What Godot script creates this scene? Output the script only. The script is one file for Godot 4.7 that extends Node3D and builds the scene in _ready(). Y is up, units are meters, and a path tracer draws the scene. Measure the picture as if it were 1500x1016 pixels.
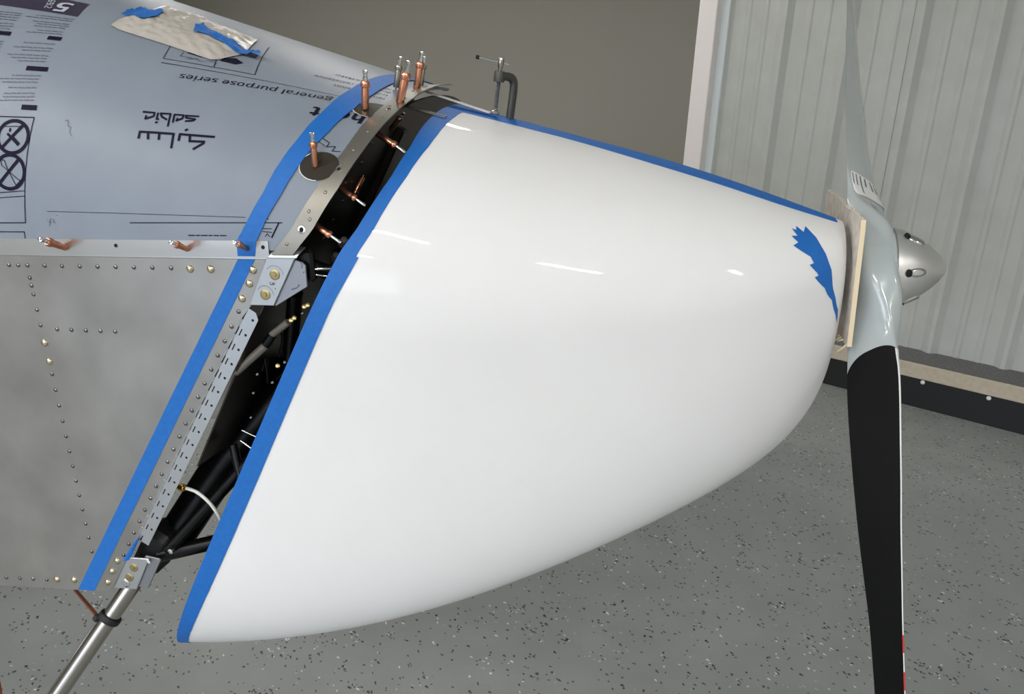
extends Node3D
# A kit aeroplane being fitted with its engine cowl in a workshop hangar.
# "Aircraft axes": x towards the nose, y up, z to starboard, origin on the starboard longeron at the firewall.

const CAM_H := 1.35
var AIR := Transform3D(Basis(Vector3(0.97576, 0.06976, 0.20741), Vector3(-0.06823, 0.99756, -0.0145), Vector3(-0.20791, 0.0, 0.97815)), Vector3(-0.2729, 1.1503, -0.8663))
var ROOM := Transform3D(Basis(Vector3(0.77934, 0, 0.6266), Vector3.UP, Vector3(-0.6266, 0, 0.77934)), Vector3.ZERO)
const HW := 0.31            # half the fuselage's width
var M := {}
var sg := 0                 # running smoothing group
var rng := RandomNumberGenerator.new()

func _ready():
	rng.seed = 7
	# ---- camera, sky, exposure, lights
	var cam = Camera3D.new(); cam.name = "camera"; add_child(cam)
	cam.fov = 47.666; cam.near = 0.02; cam.far = 60.0
	cam.transform = Transform3D(Basis(Vector3.RIGHT, deg_to_rad(-18.75)) * Basis(Vector3.BACK, deg_to_rad(2.243)), Vector3(0, CAM_H, 0))
	cam.current = true
	var we = WorldEnvironment.new(); we.name = "world_environment"; add_child(we)
	var env = Environment.new(); we.environment = env
	env.background_mode = Environment.BG_SKY
	var sky = Sky.new(); var psm = ProceduralSkyMaterial.new()
	psm.sky_top_color = Color(0.66, 0.74, 0.87); psm.sky_horizon_color = Color(0.88, 0.9, 0.92)
	psm.ground_bottom_color = Color(0.42, 0.41, 0.39); psm.ground_horizon_color = Color(0.6, 0.6, 0.58)
	psm.sun_angle_max = 1.0; psm.sky_energy_multiplier = 2.15
	sky.sky_material = psm; env.sky = sky
	env.tonemap_mode = Environment.TONE_MAPPER_LINEAR
	env.tonemap_exposure = 1.08
	env.sdfgi_enabled = true; env.ssao_enabled = true; env.ssil_enabled = true
	make_materials()
	build_room()
	build_lamps()
	build_fuselage()
	build_windshield()
	build_strip()
	build_engine_bay()
	build_cowl()
	build_propeller()
	build_gear()
	build_tapes()
	build_clecos()
	build_clamp_and_bag()

# ------------------------------------------------------------------ materials
func mat(c: Color, rough := 0.5, metal := 0.0, spec := 0.5) -> StandardMaterial3D:
	var m = StandardMaterial3D.new()
	m.albedo_color = c; m.roughness = rough; m.metallic = metal; m.metallic_specular = spec
	return m

func noise_tex(freq: float, oct: int, lo: Color, hi: Color, seed_: int, size := 512, kind := FastNoiseLite.TYPE_SIMPLEX_SMOOTH) -> NoiseTexture2D:
	var n = FastNoiseLite.new(); n.noise_type = kind; n.frequency = freq; n.fractal_octaves = oct; n.seed = seed_
	var t = NoiseTexture2D.new(); t.width = size; t.height = size; t.seamless = true; t.noise = n
	var g = Gradient.new(); g.set_color(0, lo); g.set_color(1, hi); t.color_ramp = g
	return t

func tri(m: StandardMaterial3D, sc: float) -> StandardMaterial3D:
	m.uv1_triplanar = true; m.uv1_scale = Vector3.ONE * sc
	return m

func make_materials():
	M.alu = tri(mat(Color(0.74, 0.728, 0.71), 0.36, 0.92), 1.6)
	M.alu.albedo_texture = noise_tex(0.008, 4, Color(0.86, 0.855, 0.85), Color(1, 1, 1), 3)
	M.alu.roughness_texture = noise_tex(0.012, 4, Color(0.78, 0.78, 0.78), Color(1, 1, 1), 9)
	M.alu.roughness = 0.40
	M.alu_bright = mat(Color(0.78, 0.775, 0.765), 0.3, 0.9)
	M.alu_plate = mat(Color(0.76, 0.77, 0.78), 0.36, 0.85)
	M.alu_dull = mat(Color(0.62, 0.63, 0.65), 0.4, 0.85)
	M.strip = mat(Color(0.58, 0.565, 0.53), 0.44, 0.85)
	M.steel = mat(Color(0.66, 0.64, 0.61), 0.26, 1.0)
	M.chrome = mat(Color(0.88, 0.88, 0.88), 0.12, 1.0)
	M.rivet = mat(Color(0.50, 0.49, 0.48), 0.22, 1.0)
	M.screw = mat(Color(0.83, 0.78, 0.66), 0.25, 1.0)
	M.brass = mat(Color(0.86, 0.68, 0.28), 0.25, 1.0)
	M.cad = mat(Color(0.70, 0.64, 0.46), 0.35, 0.9)
	M.copper = mat(Color(0.86, 0.60, 0.48), 0.27, 1.0)
	M.film = tri(mat(Color(0.54, 0.575, 0.62), 0.45, 0.0, 0.4), 2.0)
	M.film.albedo_texture = noise_tex(0.01, 3, Color(0.95, 0.95, 0.955), Color(1, 1, 1), 21)
	M.ink = mat(Color(0.09, 0.075, 0.17), 0.6, 0.0, 0.25)
	M.ink_grey = mat(Color(0.40, 0.41, 0.47), 0.55)
	M.badge = mat(Color(0.20, 0.17, 0.26), 0.5)
	M.pencil = mat(Color(0.34, 0.37, 0.42), 0.6)
	M.badge_white = mat(Color(0.72, 0.74, 0.78), 0.5)
	M.poly = mat(Color(0.22, 0.20, 0.17), 0.2)
	M.tape = tri(mat(Color(0.09, 0.43, 0.76), 0.62), 9.0)
	M.tape.albedo_texture = noise_tex(0.02, 4, Color(0.90, 0.91, 0.93), Color(1, 1, 1), 5)
	M.tape.heightmap_enabled = false
	M.cowl = tri(mat(Color(0.93, 0.928, 0.925), 0.55, 0.0, 0.35), 1.2)
	M.cowl.albedo_texture = noise_tex(0.01, 3, Color(0.985, 0.984, 0.982), Color(1, 1, 1), 11)
	M.cowl.clearcoat_enabled = true; M.cowl.clearcoat = 0.36; M.cowl.clearcoat_roughness = 0.04
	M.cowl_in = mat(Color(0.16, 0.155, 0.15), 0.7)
	M.black = mat(Color(0.03, 0.03, 0.032), 0.34, 0.0, 0.4)
	M.black_matt = mat(Color(0.04, 0.04, 0.042), 0.6)
	M.firewall = mat(Color(0.26, 0.24, 0.22), 0.38, 0.9)
	M.engine = mat(Color(0.05, 0.05, 0.052), 0.45)
	M.tube_grey = mat(Color(0.42, 0.40, 0.37), 0.4)
	M.prop_grey = mat(Color(0.69, 0.72, 0.72), 0.2)
	M.prop_grey.clearcoat_enabled = true; M.prop_grey.clearcoat = 0.8; M.prop_grey.clearcoat_roughness = 0.05
	M.prop_black = mat(Color(0.045, 0.045, 0.05), 0.55, 0.0, 0.3)
	M.white = mat(Color(0.88, 0.88, 0.87), 0.4)
	M.red = mat(Color(0.72, 0.16, 0.15), 0.45)
	M.spinner = mat(Color(0.88, 0.88, 0.87), 0.38, 0.85)
	M.dark = mat(Color(0.03, 0.03, 0.03), 0.8)
	M.ply = tri(mat(Color(0.90, 0.87, 0.83), 0.65), 6.0)
	M.ply.albedo_texture = noise_tex(0.015, 4, Color(0.86, 0.84, 0.82), Color(1, 1, 1), 31)
	M.ply_edge = mat(Color(0.90, 0.83, 0.70), 0.7)
	M.clamp = mat(Color(0.33, 0.33, 0.31), 0.5, 0.5)
	M.bag = mat(Color(0.74, 0.715, 0.68), 0.35)
	M.bag.backlight_enabled = true; M.bag.backlight = Color(0.2, 0.2, 0.19)
	M.hose = mat(Color(0.86, 0.86, 0.84), 0.35)
	M.brake = mat(Color(0.70, 0.36, 0.22), 0.25, 0.7)
	M.zip = mat(Color(0.09, 0.085, 0.08), 0.6)
	M.rubber = mat(Color(0.05, 0.05, 0.052), 0.55)
	# the room
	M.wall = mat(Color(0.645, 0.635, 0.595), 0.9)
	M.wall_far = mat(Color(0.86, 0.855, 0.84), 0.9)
	M.ceiling = mat(Color(0.92, 0.92, 0.91), 0.9)
	M.panel = tri(mat(Color(0.77, 0.78, 0.76), 0.5), 1.0)
	M.panel.albedo_texture = noise_tex(0.01, 3, Color(0.955, 0.955, 0.95), Color(1, 1, 1), 41)
	M.trim_white = mat(Color(0.94, 0.915, 0.905), 0.55)
	M.trim_blue = mat(Color(0.89, 0.92, 0.925), 0.5)
	M.ledge = tri(mat(Color(0.50, 0.50, 0.505), 0.85), 4.0)
	M.ledge.albedo_texture = noise_tex(0.03, 4, Color(0.7, 0.7, 0.7), Color(1, 1, 1), 51)
	M.cream = tri(mat(Color(0.79, 0.745, 0.67), 0.6), 3.0)
	M.cream.albedo_texture = noise_tex(0.02, 4, Color(0.92, 0.91, 0.89), Color(1, 1, 1), 52)
	M.floor = mat(Color(1, 1, 1), 0.42)
	M.floor.albedo_texture = floor_texture()
	M.floor.uv1_triplanar = true; M.floor.uv1_world_triplanar = true; M.floor.uv1_scale = Vector3.ONE / 2.4
	M.lamp = mat(Color(0.95, 0.95, 0.95), 0.5)
	M.lamp.emission_enabled = true; M.lamp.emission = Color(1.0, 0.98, 0.95); M.lamp.emission_energy_multiplier = 7.0
	M.fitting = mat(Color(0.85, 0.85, 0.85), 0.5)

func floor_texture() -> ImageTexture:
	# painted concrete with scattered black and white paint flakes, 2.4 m a side
	var n := 2048
	var im = Image.create(n, n, false, Image.FORMAT_RGB8)
	im.fill(Color(0.56, 0.575, 0.565))
	var big = FastNoiseLite.new(); big.seed = 4; big.frequency = 0.006; big.fractal_octaves = 3
	var clus = FastNoiseLite.new(); clus.seed = 14; clus.frequency = 0.011; clus.fractal_octaves = 2
	for j in range(0, n, 16):
		for i in range(0, n, 16):
			var a = TAU * i / n; var b = TAU * j / n
			var k = big.get_noise_3d(cos(a) * 300 + 900 + sin(b) * 60, sin(a) * 300 + cos(b) * 80, cos(b) * 300 + sin(b) * 150)
			var c = Color(0.56, 0.575, 0.565) * (1.0 + 0.05 * k)
			im.fill_rect(Rect2i(i, j, 16, 16), c)
	var r = RandomNumberGenerator.new(); r.seed = 77
	var made := 0
	while made < 9500:
		var x = r.randi_range(3, n - 12); var y = r.randi_range(3, n - 12)
		var d = clus.get_noise_2d(x, y)
		if r.randf() > 0.16 + 2.6 * max(0.0, d - 0.14): continue
		made += 1
		var w = r.randi_range(2, 4); var h = r.randi_range(2, 4)
		if r.randf() < 0.25: w += 1; h += 2
		var t = r.randf()
		var c = Color(0.16, 0.19, 0.33) if t < 0.03 else Color(0.10, 0.10, 0.11) if t < 0.40 else (Color(0.24, 0.25, 0.25) if t < 0.72 else (Color(0.86, 0.87, 0.87) if t < 0.86 else Color(0.66, 0.67, 0.66)))
		im.fill_rect(Rect2i(x, y, w, h), c)
		if r.randf() < 0.5: im.fill_rect(Rect2i(x + w - 1, y + h - 1, 1 + w / 2, 1 + h / 2), c)
	return ImageTexture.create_from_image(im)

# ------------------------------------------------------------------ building helpers
func st0() -> SurfaceTool:
	var s = SurfaceTool.new(); s.begin(Mesh.PRIMITIVE_TRIANGLES); sg += 1; s.set_smooth_group(sg)
	return s

func group(s: SurfaceTool):
	sg += 1; s.set_smooth_group(sg)

func quad(s: SurfaceTool, a: Vector3, b: Vector3, c: Vector3, d: Vector3):   # counter-clockwise seen from outside
	for p in [a, c, b, a, d, c]: s.add_vertex(p)

func tri3(s: SurfaceTool, a: Vector3, b: Vector3, c: Vector3):
	for p in [a, c, b]: s.add_vertex(p)

func done(s: SurfaceTool) -> ArrayMesh:
	s.generate_normals(); s.index()
	return s.commit()

func inst(parent: Node, called: String, mesh: Mesh, m: Material, xf := Transform3D.IDENTITY) -> MeshInstance3D:
	var o = MeshInstance3D.new(); o.name = called; o.mesh = mesh; o.material_override = m; o.transform = xf
	parent.add_child(o, true)
	return o

func thing(called: String, label: String, category: String, grp := "", base := Vector3.ZERO, frame := AIR) -> Node3D:
	var o = Node3D.new(); o.name = called; o.transform = frame * Transform3D(Basis.IDENTITY, base)
	o.set_meta("base", base)
	tag(o, label, category, grp)
	add_child(o, true)
	return o

func tag(o: Node, label: String, category: String, grp := ""):
	o.set_meta("label", label); o.set_meta("category", category)
	if grp: o.set_meta("group", grp)

func part(t: Node3D, called: String, s: SurfaceTool, m: Material, label := "") -> MeshInstance3D:   # the mesh is in the thing's frame axes
	var o = inst(t, called, done(s), m, Transform3D(Basis.IDENTITY, -(t.get_meta("base") as Vector3)))
	if label: o.set_meta("label", label)
	return o

func sub(p: Node3D, called: String, s: SurfaceTool, m: Material) -> MeshInstance3D:
	return inst(p, called, done(s), m)

func single(called: String, s: SurfaceTool, m: Material, label: String, category: String, grp := "", frame := AIR) -> MeshInstance3D:
	# one-mesh thing, its origin at the lowest point of the mesh
	var me = done(s); var bb = me.get_aabb()
	var base = Vector3(bb.get_center().x, bb.position.y, bb.get_center().z)
	var t = SurfaceTool.new(); t.append_from(me, 0, Transform3D(Basis.IDENTITY, -base))
	var o = inst(self, called, t.commit(), m, frame * Transform3D(Basis.IDENTITY, base))
	tag(o, label, category, grp)
	return o

func struct(called: String, s: SurfaceTool, m: Material, parent: Node = self, frame := Transform3D.IDENTITY) -> MeshInstance3D:
	var o = inst(parent, called, done(s), m, frame)
	if parent == self: o.set_meta("kind", "structure")
	return o

func cbox(s: SurfaceTool, xf: Transform3D, size: Vector3, ch := 0.0):   # a box with chamfered edges
	var h = size / 2
	if ch <= 0.0:
		for f in 6:
			group(s)
			var ax = f / 2; var sn = 1.0 if f % 2 else -1.0
			var u = Vector3.ZERO; var v = Vector3.ZERO; var n = Vector3.ZERO
			n[ax] = sn * h[ax]; u[(ax + 1) % 3] = h[(ax + 1) % 3]; v[(ax + 2) % 3] = h[(ax + 2) % 3] * sn
			quad(s, xf * (n - u - v), xf * (n + u - v), xf * (n + u + v), xf * (n - u + v))
		return
	var fc := {}
	for f in 6:
		group(s)
		var ax = f / 2; var sn = 1.0 if f % 2 else -1.0
		var u = Vector3.ZERO; var v = Vector3.ZERO; var n = Vector3.ZERO
		n[ax] = sn * h[ax]; u[(ax + 1) % 3] = h[(ax + 1) % 3] - ch; v[(ax + 2) % 3] = (h[(ax + 2) % 3] - ch) * sn
		quad(s, xf * (n - u - v), xf * (n + u - v), xf * (n + u + v), xf * (n - u + v))
	for ax in 3:      # the twelve edges
		var b = (ax + 1) % 3; var c = (ax + 2) % 3
		for sb in [-1.0, 1.0]:
			for sc in [-1.0, 1.0]:
				group(s)
				var p = []
				for k in [[0, -1.0], [0, 1.0], [1, 1.0], [1, -1.0]]:
					var q = Vector3.ZERO
					q[ax] = k[1] * (h[ax] - ch)
					q[b] = sb * (h[b] if k[0] == 0 else h[b] - ch); q[c] = sc * (h[c] - ch if k[0] == 0 else h[c])
					p.append(xf * q)
				if sb * sc > 0: quad(s, p[3], p[2], p[1], p[0])
				else: quad(s, p[0], p[1], p[2], p[3])
	for sx in [-1.0, 1.0]:
		for sy in [-1.0, 1.0]:
			for sz in [-1.0, 1.0]:
				group(s)
				var a = xf * Vector3(sx * h.x, sy * (h.y - ch), sz * (h.z - ch))
				var b = xf * Vector3(sx * (h.x - ch), sy * h.y, sz * (h.z - ch))
				var c = xf * Vector3(sx * (h.x - ch), sy * (h.y - ch), sz * h.z)
				if sx * sy * sz > 0: tri3(s, a, b, c)
				else: tri3(s, a, c, b)

func basis_to(d: Vector3) -> Basis:      # y axis along d
	d = d.normalized()
	var a = Vector3.RIGHT if absf(d.x) < 0.8 else Vector3.UP
	var z = a.cross(d).normalized()
	return Basis(d.cross(z).normalized(), d, z)

func lathe(s: SurfaceTool, prof: Array, seg := 16, xf := Transform3D.IDENTITY):   # [radius, height] from bottom to top
	for i in prof.size() - 1:
		var p = prof[i]; var q = prof[i + 1]
		if i == 0 or (Vector2(prof[i][0] - prof[i - 1][0], prof[i][1] - prof[i - 1][1]).normalized().dot(Vector2(q[0] - p[0], q[1] - p[1]).normalized()) < 0.8): group(s)
		for k in seg:
			var a = TAU * k / seg; var b = TAU * (k + 1) / seg
			var e = Vector3(sin(a), 0, cos(a)); var f = Vector3(sin(b), 0, cos(b))
			var P = xf * (e * p[0] + Vector3.UP * p[1]); var Q = xf * (f * p[0] + Vector3.UP * p[1])
			var R = xf * (f * q[0] + Vector3.UP * q[1]); var S = xf * (e * q[0] + Vector3.UP * q[1])
			if p[0] < 1e-6: tri3(s, P, R, S)
			elif q[0] < 1e-6: tri3(s, P, Q, R)
			else: quad(s, P, Q, R, S)

func tube(s: SurfaceTool, pts: Array, rad, seg := 10, caps := true):
	group(s)
	var n = pts.size(); var ring := []
	var n1 = Vector3.ZERO
	for i in n:
		var t = ((pts[min(i + 1, n - 1)] as Vector3) - (pts[max(i - 1, 0)] as Vector3)).normalized()
		if i == 0: n1 = t.cross(Vector3.UP if absf(t.y) < 0.9 else Vector3.RIGHT).normalized()
		n1 = (n1 - t * n1.dot(t)).normalized()
		var n2 = t.cross(n1)
		var r = rad[i] if rad is Array else rad
		var row := []
		for k in seg: row.append(pts[i] + n1 * r * cos(TAU * k / seg) + n2 * r * sin(TAU * k / seg))
		ring.append(row)
	for i in n - 1:
		for k in seg:
			var l = (k + 1) % seg
			quad(s, ring[i][k], ring[i][l], ring[i + 1][l], ring[i + 1][k])
	if caps:
		group(s)
		for k in seg: tri3(s, pts[0], ring[0][(k + 1) % seg], ring[0][k])
		group(s)
		for k in seg: tri3(s, pts[n - 1], ring[n - 1][k], ring[n - 1][(k + 1) % seg])

func smooth(pts: Array, per := 6) -> Array:
	var c = Curve3D.new()
	for i in pts.size():
		var t = (pts[min(i + 1, pts.size() - 1)] - pts[max(i - 1, 0)]) / 6.0
		c.add_point(pts[i], -t, t)
	var out := []
	for i in pts.size() - 1:
		for k in per: out.append(c.sample(i, float(k) / per))
	out.append(pts[-1])
	return out

func plate(s: SurfaceTool, poly: PackedVector2Array, xf: Transform3D, thick: float, bev := 0.0):   # outline in xy, from z 0 (front) back to -thick
	if Geometry2D.is_polygon_clockwise(poly): poly.reverse()      # make it counter-clockwise (y up)
	var inner = poly
	if bev > 0.0:
		var o = Geometry2D.offset_polygon(poly, -bev)
		if o.size() == 1 and o[0].size() == poly.size(): inner = o[0]
		else: bev = 0.0
	if bev > 0.0:                                                  # line the two outlines up
		if Geometry2D.is_polygon_clockwise(inner): inner.reverse()
		var best = 0
		for i in inner.size():
			if inner[i].distance_to(poly[0]) < inner[best].distance_to(poly[0]): best = i
		var turned = PackedVector2Array()
		for i in inner.size(): turned.append(inner[(best + i) % inner.size()])
		inner = turned
	var idx = Geometry2D.triangulate_polygon(inner)
	group(s)
	for i in range(0, idx.size(), 3):
		var a = inner[idx[i]]; var b = inner[idx[i + 1]]; var c = inner[idx[i + 2]]
		if (b - a).cross(c - a) < 0:
			var t = b; b = c; c = t
		tri3(s, xf * Vector3(a.x, a.y, 0), xf * Vector3(b.x, b.y, 0), xf * Vector3(c.x, c.y, 0))
	group(s)
	var idb = Geometry2D.triangulate_polygon(poly)
	for i in range(0, idb.size(), 3):
		var a = poly[idb[i]]; var b = poly[idb[i + 1]]; var c = poly[idb[i + 2]]
		if (b - a).cross(c - a) < 0:
			var t = b; b = c; c = t
		tri3(s, xf * Vector3(a.x, a.y, -thick), xf * Vector3(c.x, c.y, -thick), xf * Vector3(b.x, b.y, -thick))
	var n = poly.size()
	for i in n:
		var j = (i + 1) % n
		group(s)
		quad(s, xf * Vector3(poly[i].x, poly[i].y, -thick), xf * Vector3(poly[j].x, poly[j].y, -thick), xf * Vector3(poly[j].x, poly[j].y, -bev), xf * Vector3(poly[i].x, poly[i].y, -bev))
		if bev > 0.0:
			quad(s, xf * Vector3(poly[i].x, poly[i].y, -bev), xf * Vector3(poly[j].x, poly[j].y, -bev), xf * Vector3(inner[j].x, inner[j].y, 0), xf * Vector3(inner[i].x, inner[i].y, 0))

func shell(s: SurfaceTool, f: Callable, us: Array, vs: Array, up: float, down: float, sides := 3):
	# a sheet over the surface f(u, v) (du x dv points outward), from `down` below it to `up` above; sides: 1 outside, 2 inside and rim
	var P := []; var N := []
	for u in us:
		var row := []
		for v in vs: row.append(f.call(u, v))
		P.append(row)
	var a = us.size(); var b = vs.size()
	for i in a:
		var row := []
		for j in b:
			var du = P[min(i + 1, a - 1)][j] - P[max(i - 1, 0)][j]
			var dv = P[i][min(j + 1, b - 1)] - P[i][max(j - 1, 0)]
			row.append((du as Vector3).cross(dv).normalized())
		N.append(row)
	if sides & 1:
		group(s)
		for i in a - 1:
			for j in b - 1:
				quad(s, P[i][j] + N[i][j] * up, P[i + 1][j] + N[i + 1][j] * up, P[i + 1][j + 1] + N[i + 1][j + 1] * up, P[i][j + 1] + N[i][j + 1] * up)
	if sides & 2:
		group(s)
		for i in a - 1:
			for j in b - 1:
				quad(s, P[i][j] - N[i][j] * down, P[i][j + 1] - N[i][j + 1] * down, P[i + 1][j + 1] - N[i + 1][j + 1] * down, P[i + 1][j] - N[i + 1][j] * down)
		var rim := []
		for i in a: rim.append([i, 0])
		for j in range(1, b): rim.append([a - 1, j])
		for i in range(a - 2, -1, -1): rim.append([i, b - 1])
		for j in range(b - 2, 0, -1): rim.append([0, j])
		group(s)
		for k in rim.size():
			var p = rim[k]; var q = rim[(k + 1) % rim.size()]
			quad(s, P[p[0]][p[1]] - N[p[0]][p[1]] * down, P[q[0]][q[1]] - N[q[0]][q[1]] * down, P[q[0]][q[1]] + N[q[0]][q[1]] * up, P[p[0]][p[1]] + N[p[0]][p[1]] * up)

func lin(a: float, b: float, n: int) -> Array:
	var o := []
	for i in n + 1: o.append(lerpf(a, b, float(i) / n))
	return o

func table(xs: Array, ys: Array, x: float) -> float:
	if x <= xs[0]: return ys[0]
	for i in xs.size() - 1:
		if x <= xs[i + 1]: return lerpf(ys[i], ys[i + 1], (x - xs[i]) / (xs[i + 1] - xs[i]))
	return ys[-1]

func decal(s: SurfaceTool, poly: PackedVector2Array, f: Callable, cell: float):   # a flat print laid over f(u, v): cut into cells so that it follows the surface
	var bb = Rect2(poly[0], Vector2.ZERO)
	for p in poly: bb = bb.expand(p)
	for i in range(floori(bb.position.x / cell), ceili(bb.end.x / cell)):
		for j in range(floori(bb.position.y / cell), ceili(bb.end.y / cell)):
			var c = PackedVector2Array([Vector2(i, j) * cell, Vector2(i + 1, j) * cell, Vector2(i + 1, j + 1) * cell, Vector2(i, j + 1) * cell])
			for piece in Geometry2D.intersect_polygons(poly, c):
				var idx = Geometry2D.triangulate_polygon(piece)
				for k in range(0, idx.size(), 3):
					var a = piece[idx[k]]; var b = piece[idx[k + 1]]; var d = piece[idx[k + 2]]
					if (b - a).cross(d - a) < 0:
						var t = b; b = d; d = t
					tri3(s, f.call(a.x, a.y), f.call(b.x, b.y), f.call(d.x, d.y))

func stroke(pts: PackedVector2Array, w: float) -> Array:
	return Geometry2D.offset_polyline(pts, w / 2, Geometry2D.JOIN_ROUND, Geometry2D.END_BUTT)

func strokes(s: SurfaceTool, pts: PackedVector2Array, w: float, f: Callable, cell := 0.03):
	for i in pts.size() - 1:
		var d = (pts[i + 1] - pts[i]); if d.length() < 1e-6: continue
		d = d.normalized() * w / 2; var n = Vector2(-d.y, d.x)
		var a = pts[i] - d * (0.6 if i > 0 else 0.0); var b = pts[i + 1] + d * (0.6 if i < pts.size() - 2 else 0.0)
		decal(s, PackedVector2Array([a - n, b - n, b + n, a + n]), f, cell)

func rect(x0: float, y0: float, x1: float, y1: float, slope := 0.0) -> PackedVector2Array:
	return PackedVector2Array([Vector2(x0, y0), Vector2(x1, y0 + slope * (x1 - x0)), Vector2(x1, y1 + slope * (x1 - x0)), Vector2(x0, y1)])

func circle(c: Vector2, rx: float, ry: float, n := 24) -> PackedVector2Array:
	var p = PackedVector2Array()
	for i in n: p.append(c + Vector2(cos(TAU * i / n) * rx, sin(TAU * i / n) * ry))
	return p

func ints(t: String, k := 1e-4) -> PackedVector2Array:
	var a = t.split_floats(" "); var p = PackedVector2Array()
	for i in range(0, a.size(), 2): p.append(Vector2(a[i], a[i + 1]) * k)
	return p

func lettering(s: SurfaceTool, text: String, f: Callable, at: Vector2, right: Vector2, up: Vector2, height: float, bold := false, width := 0.0):
	# text laid over f(u, v): at is the left end of the base line, right and up are unit steps in (u, v); height of a capital letter
	var tm = TextMesh.new(); var fo = SystemFont.new(); fo.font_names = PackedStringArray(["Droid Sans"]); fo.font_weight = 700 if bold else 400
	tm.font = fo; tm.text = text; tm.font_size = 64; tm.pixel_size = 0.01; tm.depth = 0.0; tm.curve_step = 1.5
	tm.horizontal_alignment = HORIZONTAL_ALIGNMENT_LEFT; tm.vertical_alignment = VERTICAL_ALIGNMENT_BOTTOM
	var ref = tm.duplicate(); ref.text = "H"
	var hb = (ref as TextMesh).get_aabb()
	var k = height / hb.size.y
	var y0 = hb.position.y
	var tb = tm.get_aabb()
	var kx = k if width <= 0.0 else width / tb.size.x
	var ar = tm.get_mesh_arrays(); var V: PackedVector3Array = ar[Mesh.ARRAY_VERTEX]; var I: PackedInt32Array = ar[Mesh.ARRAY_INDEX]
	for i in range(0, I.size(), 3):
		var q := []
		for j in 3:
			var v = V[I[i + j]]
			q.append(at + right * (v.x - tb.position.x) * kx + up * (v.y - y0) * k)
		var a: Vector2 = q[0]; var b: Vector2 = q[1]; var c: Vector2 = q[2]
		var area = (b - a).cross(c - a)
		if absf(area) < 1e-12: continue
		if area < 0:
			var t = b; b = c; c = t
		tri3(s, f.call(a.x, a.y), f.call(b.x, b.y), f.call(c.x, c.y))

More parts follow.
